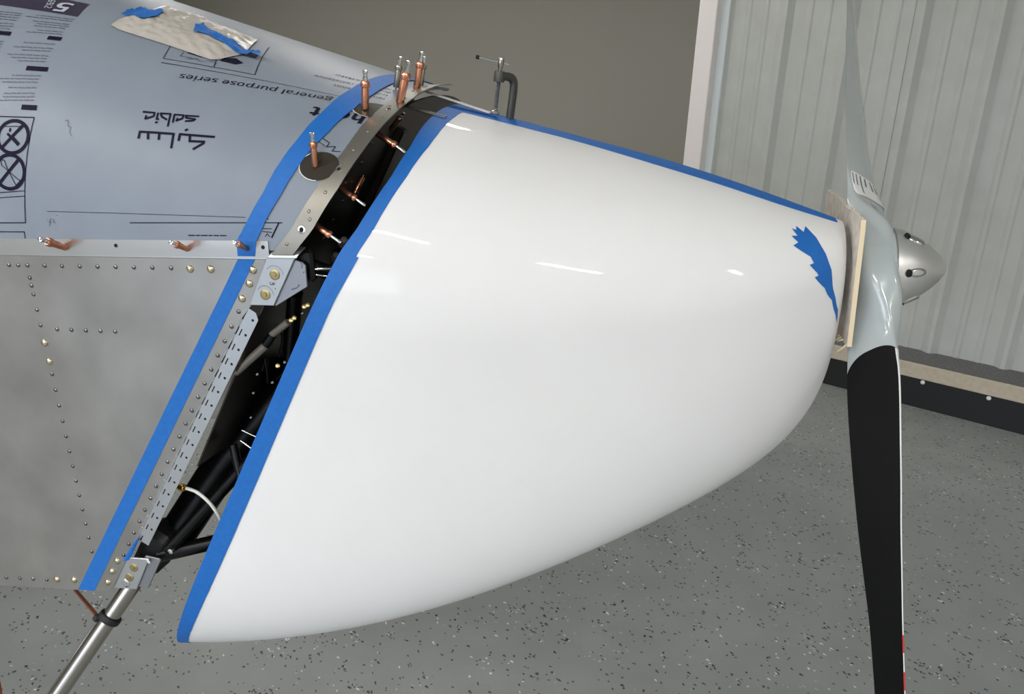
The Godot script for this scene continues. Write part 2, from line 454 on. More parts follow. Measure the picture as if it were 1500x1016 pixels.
# ------------------------------------------------------------------ the room (axes: a along the sliding door, b out of it)
func build_room():
	var s = st0(); cbox(s, Transform3D(Basis.IDENTITY, Vector3(-3.2, -0.1, 0)), Vector3(18.2, 0.2, 12.6)); struct("floor", s, M.floor, self, ROOM)
	s = st0(); cbox(s, Transform3D(Basis.IDENTITY, Vector3(-3.2, 3.5, 0)), Vector3(18.2, 0.2, 12.6)); struct("ceiling", s, M.ceiling, self, ROOM)
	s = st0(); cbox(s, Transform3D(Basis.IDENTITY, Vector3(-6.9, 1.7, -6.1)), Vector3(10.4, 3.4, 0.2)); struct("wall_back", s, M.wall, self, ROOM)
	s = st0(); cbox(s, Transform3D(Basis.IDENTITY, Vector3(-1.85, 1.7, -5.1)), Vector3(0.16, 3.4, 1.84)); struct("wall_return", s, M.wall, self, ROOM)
	s = st0(); cbox(s, Transform3D(Basis.IDENTITY, Vector3(-12.1, 1.7, 0)), Vector3(0.2, 3.4, 12.2)); struct("wall_left", s, M.wall_far, self, ROOM)
	s = st0(); cbox(s, Transform3D(Basis.IDENTITY, Vector3(5.6, 1.7, 0.4)), Vector3(0.2, 3.4, 11.6)); struct("wall_right", s, M.wall_far, self, ROOM)
	# the wall behind the camera, with its big door standing open
	s = st0()
	cbox(s, Transform3D(Basis.IDENTITY, Vector3(-7.2, 1.7, 6.1)), Vector3(10.0, 3.4, 0.2))
	cbox(s, Transform3D(Basis.IDENTITY, Vector3(4.4, 1.7, 6.1)), Vector3(2.6, 3.4, 0.2))
	cbox(s, Transform3D(Basis.IDENTITY, Vector3(0.15, 3.15, 6.1)), Vector3(5.9, 0.5, 0.2))
	struct("wall_front", s, M.wall_far, self, ROOM)
	# the big sliding door of ribbed sheet metal
	var d = Node3D.new(); d.name = "door_1"; d.transform = ROOM; d.set_meta("kind", "structure"); d.set_meta("label", "grey ribbed metal hangar door behind the propeller"); add_child(d)
	var B := -4.011; var F := -3.771
	var pitch := 0.3065
	var r0 := -0.952 - 2 * pitch       # right foot of a major rib
	for k in 5:
		# five overlapping sheets, three ribs each; the lap falls on a major rib
		var a0 = -0.952 + pitch * 3 * (k - 1) - 0.074
		var a1 = a0 + pitch * 3
		a0 = maxf(a0, -1.90); a1 = minf(a1, 5.5)
		if k == 0: a0 = -1.90
		var prof := [Vector2(a0, 0.0)]
		for m in range(-4, 30):
			var foot = r0 + m * pitch
			for q in [[-0.074, 0.0], [-0.044, 0.027], [-0.026, 0.027], [0.0, 0.0], [0.060, 0.0], [0.072, 0.006], [0.086, 0.006], [0.094, 0.0], [0.148, 0.0], [0.160, 0.006], [0.174, 0.006], [0.182, 0.0]]:
				var a = foot + q[0]
				if a > a0 + 0.001 and a < a1 - 0.001: prof.append(Vector2(a, q[1]))
		prof.append(Vector2(a1, 0.0))
		var lift = 0.0012 * (k % 2)
		if k == 1: prof[0] = Vector2(a0, -0.004)
		s = st0()
		for i in prof.size() - 1:
			group(s)
			var p = prof[i]; var q = prof[i + 1]
			quad(s, Vector3(p.x, 0.2, B + p.y + lift), Vector3(q.x, 0.2, B + q.y + lift), Vector3(q.x, 3.4, B + q.y + lift), Vector3(p.x, 3.4, B + p.y + lift))
		var o = struct("ribbed_sheet", s, M.panel, d)
	s = st0(); cbox(s, Transform3D(Basis.IDENTITY, Vector3(1.8, 1.7, B - 0.06)), Vector3(7.4, 3.4, 0.1)); struct("backing", s, M.wall, d)
	s = st0(); cbox(s, Transform3D(Basis.IDENTITY, Vector3(1.8, 0.175, (B + F) / 2)), Vector3(7.4, 0.055, F - B - 0.008)); struct("ledge", s, M.ledge, d)
	s = st0(); cbox(s, Transform3D(Basis.IDENTITY, Vector3(1.8, 0.170, F - 0.004)), Vector3(7.4, 0.068, 0.012), 0.003); struct("cream_rail", s, M.cream, d)
	s = st0(); cbox(s, Transform3D(Basis.IDENTITY, Vector3(1.8, 0.0725, F - 0.008)), Vector3(7.4, 0.145, 0.012), 0.002); struct("rubber_seal", s, M.rubber, d)
	var sw = st0(); lathe(sw, [[0.0095, 0.0], [0.0095, 0.0015], [0.007, 0.0035], [0.003, 0.0045], [0.0, 0.0047]], 14)
	var swm = done(sw)
	for k in range(-5, 18):
		inst(d, "seal_screw", swm, M.white, Transform3D(Basis(Vector3.RIGHT, PI / 2), Vector3(-0.639 + 0.2645 * k, 0.124, F - 0.002)))
	# white edge post of the door: a wide face and a narrower inner one
	s = st0(); cbox(s, Transform3D(Basis.IDENTITY, Vector3(-1.975, 1.7, B + 0.02)), Vector3(0.1, 3.4, 0.14), 0.004)
	var tr = struct("trim_1", s, M.trim_white, self, ROOM)
	s = st0(); cbox(s, Transform3D(Basis.IDENTITY, Vector3(-1.918, 1.7, B + 0.005)), Vector3(0.064, 3.4, 0.05), 0.003)
	struct("trim_2", s, M.trim_blue, self, ROOM)

func build_lamps():
	# LED battens under the ceiling, behind and above the camera
	var spots = [[-2.2, 2.2, 1.5], [0.8, 2.2, 1.3], [-2.6, 4.4, 0.6], [0.9, 4.6, 0.6], [3.0, 1.4, 1.45], [4.4, -0.6, 0.5], [-2.7, -2.7, 0.55], [-5.2, -2.9, 0.65], [-8.0, -2.9, 0.7], [-6.0, 1.6, 0.35]]
	var names = ["behind the camera, left of it", "nearest behind the camera", "by the open doorway on the left", "by the open doorway in the middle", "to the right of the camera", "by the right-hand wall", "near the white edge post of the sliding door", "in front of the dark back wall", "at the far end of the dark back wall", "over the aeroplane tail"]
	for i in spots.size():
		var p = spots[i]
		var t = thing("ceiling_light", "long white light batten under the ceiling " + names[i], "ceiling light", "light battens", Vector3(p[0], 3.33, p[1]), ROOM)
		var s = st0(); cbox(s, Transform3D(Basis.IDENTITY, Vector3(p[0], 3.375, p[1])), Vector3(1.3, 0.05, 0.16), 0.01); part(t, "fitting", s, M.fitting)
		s = st0(); cbox(s, Transform3D(Basis.IDENTITY, Vector3(p[0], 3.343, p[1])), Vector3(1.22, 0.02, 0.13), 0.006); part(t, "lamp_diffuser", s, M.lamp)
		var l = AreaLight3D.new(); l.name = "lamp_light"; l.area_size = Vector2(1.22, 0.13); l.light_energy = 4.2 * p[2]; l.light_color = Color(1.0, 0.985, 0.965)
		l.area_range = 14.0; l.shadow_enabled = true
		l.transform = Transform3D(Basis(Vector3.RIGHT, -PI / 2), Vector3(0, -0.005, 0))
		t.add_child(l)

# ------------------------------------------------------------------ the fuselage
func arch_h(x: float) -> float:      # height of the crown of the windshield over the longeron
	return 0.181 - 0.335 * (minf(x, 0.1) - 0.095)

func sec(x: float, h: float, phi: float) -> Vector3:
	var c = cos(phi); var q = 2.0 / 2.2
	return Vector3(x, h * pow(absf(sin(phi)), q), -HW + HW * signf(c) * pow(absf(c), q))

var arcs := {}
func ws(x: float, v: float) -> Vector3:      # the windshield, v metres up its section from the starboard longeron
	var key = int(round(x * 500)); var h = arch_h(x)
	if not arcs.has(key):
		var hh = arch_h(key / 500.0); var L = PackedFloat32Array([0.0]); var p = sec(0, hh, 0)
		for i in range(1, 121):
			var q = sec(0, hh, PI / 2 * i / 120.0 * 1.5); L.append(L[-1] + p.distance_to(q)); p = q
		arcs[key] = L
	var L: PackedFloat32Array = arcs[key]
	var i = clampi(L.bsearch(v), 1, 120)
	var f = (i - 1 + (v - L[i - 1]) / (L[i] - L[i - 1])) / 120.0
	return sec(x, h, PI * 0.75 * f)

func ws_n(x: float, v: float) -> Vector3:
	var a = ws(x + 0.002, v) - ws(x - 0.002, v); var b = ws(x, v + 0.002) - ws(x, maxf(v - 0.002, 0.0))
	return a.cross(b).normalized()

func ws_up(off: float) -> Callable:
	return func(x, v): return ws(x, v) + ws_n(x, v) * off

func strip_x(y: float) -> float:      # aft edge of the arched strip
	return table([-1.0, 0.005, 0.031, 0.073, 0.107, 0.139, 0.161, 0.175, 0.3], [0.0, 0.001, 0.026, 0.053, 0.070, 0.084, 0.094, 0.097, 0.098], y)

func side_edge(y: float) -> float:      # forward edge of the side skin
	return table([-0.477, -0.435, -0.366, -0.281, -0.173, -0.075, -0.054, 0.0], [-0.315, -0.287, -0.239, -0.184, -0.116, -0.053, -0.034, -0.006], y)

func dome(r: float, h: float) -> ArrayMesh:
	var s = st0(); lathe(s, [[r, 0.0], [r * 0.97, h * 0.25], [r * 0.8, h * 0.62], [r * 0.5, h * 0.9], [0.0, h]], 12)
	return done(s)

func at_side(x: float, y: float, z := 0.0) -> Transform3D:      # y axis of the part pointing out to starboard
	return Transform3D(Basis(Vector3.RIGHT, PI / 2), Vector3(x, y, z))

func build_fuselage():
	var t = thing("fuselage", "riveted bare aluminium fuselage side of a kit aeroplane, at the left", "fuselage", "", Vector3(-0.8, -0.52, -HW))
	var off = -(t.get_meta("base") as Vector3)
	for side in 2:
		var pl = PackedVector2Array()
		for y in [0.0, -0.02, -0.054, -0.075, -0.173, -0.281, -0.366, -0.435, -0.470]: pl.append(Vector2(side_edge(y), y))
		for p in [[-0.322, -0.4785], [-0.34, -0.480], [-0.506, -0.4915], [-1.7, -0.53], [-1.7, 0.0]]: pl.append(Vector2(p[0], p[1]))
		var s = st0()
		if side == 0: plate(s, pl, Transform3D.IDENTITY, 0.0012, 0.0)
		else: plate(s, pl, Transform3D(Basis.IDENTITY, Vector3(0, 0, -2 * HW + 0.0012)), 0.0012, 0.0)
		var skin = part(t, "side_skin", s, M.alu)
		if side == 1: continue
		# rivets and screws, set on the skin
		var small = dome(0.0029, 0.0017); var large = dome(0.0049, 0.0030)
		var sm := []
		for k in 3: sm.append([-0.360 + 0.0135 * k, -0.0135])
		for k in 8: sm.append([-0.308 + 0.025 * k, -0.0135])
		for p in [-0.029, -0.039, -0.050, -0.070, -0.090]: sm.append([-0.3335, p])
		for k in 13: sm.append([-0.3325, -0.155 - 0.0217 * k])
		for k in 5: sm.append([-0.310 + 0.021 * k, -0.0945])
		for k in 20: sm.append([-0.053 - 0.01205 * k, -0.064 - 0.0185 * k])
		for k in 9: sm.append([-0.420 - 0.0235 * k, -0.4712 - 0.0016 * k])
		for k in range(1, 9): sm.append([-0.36 - 0.025 * k, -0.0135])
		for p in sm: inst(skin, "rivet", small, M.rivet, at_side(p[0], p[1]))
		for p in [[-0.108, -0.014], [-0.081, -0.014], [-0.027, -0.014], [-0.034, -0.030], [-0.046, -0.048], [-0.333, -0.113], [-0.332, -0.138], [-0.294, -0.426], [-0.306, -0.444], [-0.317, -0.463], [-0.402, -0.4685], [-0.373, -0.466]]:
			inst(skin, "screw_head", large, M.screw, at_side(p[0], p[1]))
	# the longeron flange that laps over the foot of the windshield
	var s = st0(); shell(s, ws, lin(-1.7, -0.0035, 40), lin(0.0, 0.0195, 6), 0.0016, -0.0002)
	var fl = part(t, "longeron_flange", s, M.alu_bright)
	s = st0(); tube(s, [Vector3(-1.7, -0.0005, -0.0006), Vector3(-0.0055, -0.0005, -0.0006)], 0.0016, 10); sub(fl, "bend", s, M.alu_bright)
	for x in [-0.201, -0.007 - 0.003]:
		s = st0(); decal(s, circle(Vector2(x, 0.0125), 0.0023, 0.0023, 14), ws_up(0.0019), 0.01); sub(fl, "hole", s, M.dark)
	# belly skin, well back from the open bay, and the frame that ends the built part
	s = st0()
	plate(s, PackedVector2Array([Vector2(-0.66, 0.0), Vector2(-1.7, 0.0), Vector2(-1.7, -2 * HW), Vector2(-0.66, -2 * HW)]), Transform3D(Basis(Vector3(1, 0.033, 0), Vector3(0, 0, 1), Vector3(0.033, -1, 0)), Vector3(0, -0.474, 0)), 0.001)
	part(t, "belly_skin", s, M.alu)
	var bk = PackedVector2Array([Vector2(0, -0.53), Vector2(0, 0)])
	for k in range(0, 25): var q = sec(0, arch_h(-1.7), PI * k / 24.0); bk.append(Vector2(-q.z, q.y))
	bk.append(Vector2(2 * HW, -0.53))
	s = st0(); plate(s, bk, Transform3D(Basis(Vector3(0, 0, -1), Vector3.UP, Vector3(1, 0, 0)), Vector3(-1.695, 0, 0)), 0.002); part(t, "bulkhead", s, M.firewall)
	# firewall: a canted sheet from the arch down to the open lower bay
	var fw = PackedVector2Array()
	var nrm = Vector3(0.866, -0.5, 0); var upv = Vector3(0.5, 0.866, 0)
	for k in 33:
		var q = sec(0, 0.171, PI * k / 32.0); fw.append(Vector2(-q.z, q.y / 0.88))
	fw.append(Vector2(2 * HW, -0.33)); fw.append(Vector2(0.16, -0.33)); fw.append(Vector2(0.002, -0.315))
	s = st0(); plate(s, fw, Transform3D(Basis(Vector3(0, 0, -1), upv, nrm), Vector3(0.012, 0.0, -0.003)), 0.002)
	var fwp = part(t, "firewall", s, M.firewall)
	var fr = dome(0.0025, 0.0014)
	for k in 6:
		inst(fwp, "rivet", fr, M.rivet, Transform3D(basis_to(nrm), Vector3(0.012, 0, 0) + upv * (0.135 - 0.026 * k) + Vector3(0, 0, -0.12 + 0.004 * k)))
	s = st0(); cbox(s, Transform3D(Basis(Vector3(0, 0, -1), upv, nrm), Vector3(0.016, 0, 0) + upv * 0.02 + Vector3(0, 0, -0.2)), Vector3(0.018, 0.26, 0.012), 0.002); sub(fwp, "stiffener", s, M.firewall)
	s = st0(); cbox(s, Transform3D(Basis(Vector3(0, 0, -1), Vector3(1, -0.28, 0).normalized(), Vector3(0.28, 1, 0).normalized()), Vector3(0.122, 0.150, -0.20)), Vector3(0.010, 0.06, 0.003), 0.001); sub(fwp, "stiffener", s, M.strip)
	# piano hinge along the canted front edge
	var dir = Vector3(-0.01205, -0.0185, 0).normalized(); var out = Vector3(-dir.y, dir.x, 0) * 1.0
	if out.x < 0: out = -out
	var org = Vector3(-0.0500, -0.0720, 0.0003)
	var hb = Basis(out, -dir, Vector3(0, 0, 1))       # x forward of the pin, y up along the hinge
	var n = 17; var step = 0.0221
	var leaf = PackedVector2Array([Vector2(0.0185, 0.010), Vector2(0.0125, 0.0165), Vector2(0.0022, 0.0165)])
	for k in n:
		var y0 = -step * k
		for q in [[0.0022, 0.0], [0.0006, 0.0], [0.0006, -0.0108], [0.0022, -0.0108]]: leaf.append(Vector2(q[0], y0 + q[1]))
	leaf.append(Vector2(0.0022, -step * n)); leaf.append(Vector2(0.0185, -step * n + 0.001))
	s = st0(); plate(s, leaf, Transform3D(hb, org), 0.0010)
	var hg = part(t, "piano_hinge", s, M.alu_plate)
	s = st0()
	for k in n:
		var y0 = -step * k
		lathe(s, [[0.0, -0.0108], [0.0014, -0.0108], [0.0014, 0.0], [0.0, 0.0]], 10, Transform3D(hb, org + hb * Vector3(0.0004, y0, -0.0006)))
		lathe(s, [[0.0, -0.0216], [0.0012, -0.0216], [0.0012, -0.0112], [0.0, -0.0112]], 10, Transform3D(hb, org + hb * Vector3(-0.0006, y0, -0.0014)))
	var kn = sub(hg, "knuckles", s, M.alu_plate); kn.set_meta("kind", "stuff")
	for k in n:
		s = st0(); lathe(s, [[0.0017, 0.0], [0.0, 0.0003]], 10, Transform3D(hb * Basis(Vector3.RIGHT, PI / 2), org + hb * Vector3(0.0128, -step * k + 0.006, 0.0001))); sub(hg, "hole", s, M.dark)
		s = st0(); cbox(s, Transform3D(hb, org + hb * Vector3(0.0058, -step * k - 0.0165, 0.0)), Vector3(0.0014, 0.0092, 0.0004)); sub(hg, "slot", s, M.dark)
	# mounting brackets at the two corners
	bracket(t, [[-0.006, 0.001], [0.029, 0.001], [-0.0045, -0.0545], [-0.0355, -0.0545]], [[0.014, 0.003], [0.036, -0.004], [0.0395, -0.008], [0.0385, -0.032], [-0.003, -0.0555], [-0.02, -0.05]], [[0.002, -0.018], [-0.013, -0.0415]], true)
	bracket(t, [[-0.272, -0.4155], [-0.239, -0.4145], [-0.269, -0.466], [-0.305, -0.468]], [[-0.246, -0.412], [-0.2255, -0.4145], [-0.224, -0.4175], [-0.252, -0.4635], [-0.256, -0.464], [-0.285, -0.4635]], [[-0.266, -0.431], [-0.276, -0.4475], [-0.284, -0.4575]], false)

func bracket(t: Node3D, front: Array, back: Array, screws: Array, upper: bool):
	var pf = PackedVector2Array(); var pb = PackedVector2Array()
	for p in front: pf.append(Vector2(p[0], p[1]))
	for p in back: pb.append(Vector2(p[0], p[1]))
	var s = st0(); plate(s, pf, Transform3D(Basis.IDENTITY, Vector3(0, 0, 0.0042)), 0.0022, 0.0006)
	var b = part(t, "bracket", s, M.alu_plate)
	s = st0(); plate(s, pb, Transform3D(Basis.IDENTITY, Vector3(0, 0, 0.0012)), 0.002, 0.0006); sub(b, "backing_plate", s, M.alu_dull)
	var flat = func(x, y): return Vector3(x, y, 0.0044)
	for i in screws.size():
		var p = screws[i]
		s = st0(); lathe(s, [[0.0062, 0.0], [0.0062, 0.0008], [0.0055, 0.0012], [0.0026, 0.0010], [0.0022, 0.002], [0.0, 0.0022]], 16, Transform3D(Basis(Vector3.RIGHT, PI / 2), Vector3(p[0], p[1], 0.0042)))
		sub(b, "screw", s, M.cad if i < 2 else M.chrome)
		if upper:
			s = st0()
			strokes(s, circle(Vector2(p[0], p[1]), 0.0105, 0.0105, 20).slice(0, 9), 0.0005, flat); sub(b, "pen_ring", s, M.pencil)
	if upper:
		s = st0()
		for q in ["-40 -265 -55 -280 -40 -300 -28 -290", "-20 -272 -20 -298 -8 -296 -8 -276 -20 -274", "0 -270 6 -280 0 -294", "0 -335 10 -342 2 -350"]: strokes(s, ints(q), 0.0006, flat)
		sub(b, "pen_mark", s, M.ink)
		s = st0()
		for q in ["60 -370 80 -362 84 -372 100 -352 110 -362 124 -346 130 -352 150 -336 160 -310 166 -330", "215 -60 225 -72 228 -110 218 -118", "228 -175 250 -160"]: strokes(s, ints(q), 0.0006, func(x, y): return Vector3(x + 0.0125, y + 0.0015, 0.0014))
		sub(b, "pen_mark", s, M.ink)
		# folded tab under the end of the arched strip
		s = st0(); shell(s, func(u, v): return Vector3(lerpf(-0.004, 0.031, u) + 0.006 * v, 0.001 + 0.010 * v, 0.0035 - 0.012 * v * v), lin(0, 1, 4), lin(0, 1, 4), 0.0006, 0.0006); sub(b, "folded_tab", s, M.alu_plate)
	else:
		s = st0(); plate(s, ints("-2430 -4160 -2395 -4150 -2375 -4200 -2410 -4212"), Transform3D(Basis.IDENTITY, Vector3(0, 0, 0.0048)), 0.0004); sub(b, "paper_tag", s, M.white)

func build_windshield():
	var t = thing("windshield", "grey-blue filmed plastic windshield sheet with printed text, curved over the fuselage", "windshield", "", Vector3(-0.4, 0.0, -HW))
	var s = st0()
	var f = func(u, phi):
		var y = sec(0.08, 0.178, phi).y
		var x = lerpf(-1.35, strip_x(y) + 0.012 - 0.10 * smoothstep(1.68, 2.0, phi), u)
		return sec(x, arch_h(x), phi)
	shell(s, f, [0.0, 0.2, 0.4, 0.55, 0.7, 0.8, 0.88, 0.94, 0.98, 1.0], lin(0.03, PI - 0.03, 72), 0.0, 0.003)
	part(t, "filmed_sheet", s, M.film)
	var g = ws_up(0.0006)
	# the maker's mark, upside down as the sheet lies
	s = st0()
	for q in ["-1730 1716 -1583 1706 -1581 1658 -1677 1623 -1672 1669", "-1541 1708 -1537 1620 -1507 1618", "-1543 1569 -1515 1585", "-1377 1522 -1387 1696 -1508 1700 -1480 1653 -1407 1614", "-1328 1577 -1338 1688 -1225 1683 -1229 1638 -1292 1604 -1287 1644", "-1036 1673 -1197 1679 -1186 1648 -1074 1632 -1091 1611 -1188 1599"]: strokes(s, ints(q), 0.0023, g)
	for q in ["-1708 1368 -1703 1455 -1285 1430 -1278 1250", "-1600 1448 -1585 1359", "-1461 1441 -1451 1353", "-1205 1342 -1207 1427 -778 1398", "-1082 1418 -1069 1340 -893 1334 -898 1314 -1011 1237", "-1156 1472 -1126 1495"]: strokes(s, ints(q), 0.0029, g)
	part(t, "printed_logo", s, M.ink)
	s = st0()
	var R = Vector2(-1, 0.055).normalized(); var U = Vector2(-0.04, -1).normalized()
	lettering(s, "her general purpose series", g, Vector2(0.0640, 0.2225), R, U, 0.0094, false, 0.2125)
	part(t, "printed_line", s, M.ink)
	s = st0(); lettering(s, "heet", g, Vector2(0.0815, 0.1958), Vector2(-1, 0.05).normalized(), U, 0.0185, true, 0.062); part(t, "printed_word", s, M.ink)
	s = st0()
	for q in [["ssion", 0.0468, 0.2625, 0.025], ["e resistance", 0.0467, 0.2795, 0.055], ["ssible", 0.0463, 0.300, 0.037], ["ren", 0.0850, 0.2515, 0.0125], ["tra", 0.0850, 0.2650, 0.013], ["den", 0.0840, 0.2785, 0.013], ["rah", 0.0830, 0.2920, 0.013]]:
		lettering(s, q[0], g, Vector2(q[1], q[2]), Vector2(-1, 0.03).normalized(), U, 0.0062, false, q[3])
	part(t, "printed_list", s, M.ink)
	# ruled lines and boxes
	s = st0()
	strokes(s, ints("-1790 2520 -500 2403 640 2290"), 0.0007, g)
	strokes(s, ints("-1800 2605 -680 2510"), 0.0008, g); strokes(s, ints("-1800 2605 -1845 2900"), 0.0008, g); strokes(s, ints("-680 2510 -920 3480"), 0.0010, g); strokes(s, ints("-1180 2553 -1220 2720"), 0.0010, g)
	strokes(s, ints("-1790 390 150 397"), 0.0010, g); strokes(s, ints("-2900 520 -1970 500 -300 455"), 0.0005, g)
	strokes(s, ints("-4300 1680 -3090 1632 -3230 385 -4300 378"), 0.0011, g); strokes(s, ints("-4300 275 -3270 275 -3275 195"), 0.0010, g)
	strokes(s, ints("-4300 700 -3190 760"), 0.0009, g); strokes(s, ints("-4300 640 -3192 700"), 0.0008, g)
	part(t, "printed_rule", s, M.ink)
	# pictogram boxes half hidden by the taped bag
	s = st0()
	decal(s, PackedVector2Array([Vector2(-0.118, 0.2720), Vector2(-0.098, 0.2690), Vector2(-0.092, 0.2760), Vector2(-0.104, 0.2850), Vector2(-0.116, 0.2810)]), g, 0.03)
	decal(s, PackedVector2Array([Vector2(-0.100, 0.302), Vector2(-0.086, 0.296), Vector2(-0.088, 0.312), Vector2(-0.098, 0.322), Vector2(-0.106, 0.318)]), g, 0.03)
	decal(s, PackedVector2Array([Vector2(-0.160, 0.2790), Vector2(-0.140, 0.2735), Vector2(-0.141, 0.2765), Vector2(-0.158, 0.2825)]), g, 0.03)
	strokes(s, ints("-1640 2800 -1640 2700 -1500 2690"), 0.0007, g); strokes(s, ints("-1520 2660 -1440 2690 -1380 2640"), 0.0007, g)
	part(t, "printed_pictogram", s, M.ink)
	# two prohibition signs
	for q in [[-0.3345, 0.140, 0.0205, 0.0195], [-0.3385, 0.0985, 0.0205, 0.0200]]:
		s = st0(); var c = Vector2(q[0], q[1])
		var ring = circle(c, q[2], q[3], 40); ring.append(ring[0]); strokes(s, ring, 0.0042, g)
		strokes(s, PackedVector2Array([c + Vector2(0.0135, 0.0150), c + Vector2(-0.0150, -0.0135)]), 0.0040, g)
		if q[1] > 0.12:
			strokes(s, PackedVector2Array([c + Vector2(-0.003, 0.001), c + Vector2(0.0085, -0.0098)]), 0.0045, g)
			strokes(s, PackedVector2Array([c + Vector2(-0.008, 0.004), c + Vector2(-0.002, -0.001)]), 0.0030, g)
			strokes(s, PackedVector2Array([c + Vector2(-0.0045, 0.0105), c + Vector2(-0.0050, 0.006)]), 0.0022, g)
			strokes(s, PackedVector2Array([c + Vector2(-0.014, 0.0125), c + Vector2(0.012, 0.0125)]), 0.0008, g)
		else:
			for z in ["-120 140 -70 140 -40 60 80 -160", "-120 140 -110 80 120 -95", "80 -160 150 -100 120 -95"]:
				var a = ints(z)
				for i in a.size(): a[i] += c
				strokes(s, a, 0.0009, g)
		part(t, "printed_sign", s, M.ink)
	# the "5 years" badge and the columns of fine print
	s = st0(); decal(s, PackedVector2Array([Vector2(-0.3205, 0.366), Vector2(-0.3150, 0.3285), Vector2(-0.4550, 0.3365), Vector2(-0.4550, 0.374)]), g, 0.03); part(t, "printed_badge", s, M.badge)
	s = st0(); lettering(s, "5", ws_up(0.001), Vector2(-0.3335, 0.3580), Vector2(-1, 0), Vector2(0.02, -1), 0.0245, true, 0.017)
	lettering(s, "years", ws_up(0.001), Vector2(-0.3590, 0.3660), Vector2(0.25, -1).normalized(), Vector2(-1, -0.2).normalized(), 0.0110, false, 0.028)
	part(t, "badge_lettering", s, M.badge_white)
	for q in [[-0.311, 0.2795, 0.017], [-0.308, 0.2295, 0.0275], [-0.308, 0.1765, 0.020], [-0.375, 0.2835, 0.030]]:
		s = st0(); decal(s, rect(q[0] - q[2], q[1] - 0.0032, q[0], q[1] + 0.0032, -0.05), g, 0.03); part(t, "printed_bar", s, M.ink)
	s = st0()
	var r = RandomNumberGenerator.new(); r.seed = 5
	for col in [[-0.314, 0.0], [-0.378, 0.004]]:
		var v = 0.321
		while v > 0.182:
			for band in [0.2795, 0.2295, 0.1765]:
				if absf(v - band) < 0.0062: v = band - 0.0105
			var x = col[0] - r.randf() * 0.002
			var end = x - r.randf_range(0.026, 0.05)
			while x > end:
				var w = r.randf_range(0.003, 0.009)
				decal(s, rect(x - w, v - 0.0007, x, v + 0.0007, -0.05), g, 0.03); x -= w + 0.0012
			v -= 0.0046 if r.randf() < 0.75 else 0.0075
	part(t, "fine_print", s, M.ink_grey).set_meta("kind", "stuff")
	s = st0()
	for v in [0.018, 0.0245]:
		var x = -0.055
		while x > -0.105:
			var w = r.randf_range(0.004, 0.009); decal(s, rect(x - w, v, x, v + 0.0011), g, 0.03); x -= w + 0.0012
	for p in [["-80 420 -60 470 -20 430", 0.0009], ["-100 330 20 330", 0.0008], ["-100 300 20 290", 0.0008], ["-70 240 -40 275 -10 240", 0.0008], ["110 400 10 230", 0.0016], ["470 1440 560 1380 540 1320 640 1330 620 1260 720 1260", 0.0009], ["420 1400 520 1330", 0.0009]]: strokes(s, ints(p[0]), p[1], g)
	part(t, "pen_mark", s, M.ink)
	s = st0()
	for p in ["-2680 1590 -2640 1600 -2630 1520 -2590 1510 -2600 1440 -2560 1400", "-2920 420 -2880 380 -2870 440 -2900 340", "-2850 430 -2820 420 -2840 390 -2810 390", "-2790 470 -2760 475", "-1180 2650 -1300 2680 -1340 2640 -1500 2690 -1560 2660"]: strokes(s, ints(p), 0.0006, g)
	part(t, "pencil_mark", s, M.pencil)
	# round cut-outs in the film, where the bare sheet shows
	for c in [Vector2(0.052, 0.1055), Vector2(0.084, 0.2105)]:
		s = st0(); decal(s, circle(c, 0.0225, 0.0185, 28), ws_up(0.0009), 0.02); part(t, "film_cutout", s, M.poly)
		s = st0(); var arc = circle(c, 0.0228, 0.0188, 28).slice(10, 22); strokes(s, arc, 0.0010, ws_up(0.0012)); part(t, "film_edge", s, M.white)

func strip_p(u: float, phi: float, lift := 0.0) -> Vector3:
	var p = sec(0.0, 0.179, phi)
	p.x = strip_x(p.y) + 0.026 * u
	var n = Vector3(0, pow(absf(sin(phi)), 1.09) / 0.179, signf(cos(phi)) * pow(absf(cos(phi)), 1.09) / HW).normalized()
	return p + n * (0.0035 + lift)

func build_strip():
	var t = thing("arched_strip", "arched bare aluminium strip over the front edge of the windshield, pierced with small holes", "metal strip", "", Vector3(0.06, 0, -HW))
	var s = st0()
	var vs = [0.018]; vs.append_array(lin(0.03, 1.60, 50))
	shell(s, func(u, v): return strip_p(u, v), [0.0, 0.04, 0.3, 0.7, 0.96, 1.0], vs, 0.0006, 0.0006)
	part(t, "strip_band", s, M.strip)
	var rv = dome(0.0022, 0.0010)
	for q in [[0.35, 0.072], [0.62, 0.205], [0.35, 0.221 + 0.03], [0.55, 0.36], [0.55, 0.63], [0.55, 0.77], [0.55, 0.90], [0.35, 1.02], [0.6, 1.12], [0.45, 1.25], [0.55, 1.40]]:
		var p = strip_p(q[0], q[1], 0.0005)
		var n = (strip_p(q[0], q[1], 0.01) - p).normalized()
		inst(t, "dimple", rv, M.strip, Transform3D(basis_to(n), p - (t.get_meta("base") as Vector3)))
	for q in [[0.5, 0.150, 0.0028], [0.5, 0.50, 0.0022], [0.5, 0.98, 0.0022]]:
		s = st0(); var p = strip_p(q[0], q[1], 0.0008); var n = (strip_p(q[0], q[1], 0.01) - p).normalized()
		lathe(s, [[q[2], 0.0], [q[2] * 0.8, 0.0002], [0.0, 0.0003]], 12, Transform3D(basis_to(n), p)); part(t, "hole", s, M.dark)
		s = st0(); lathe(s, [[q[2] * 1.8, -0.0003], [q[2] * 1.5, 0.0003], [q[2], 0.0002]], 14, Transform3D(basis_to(n), p)); part(t, "hole_rim", s, M.chrome)

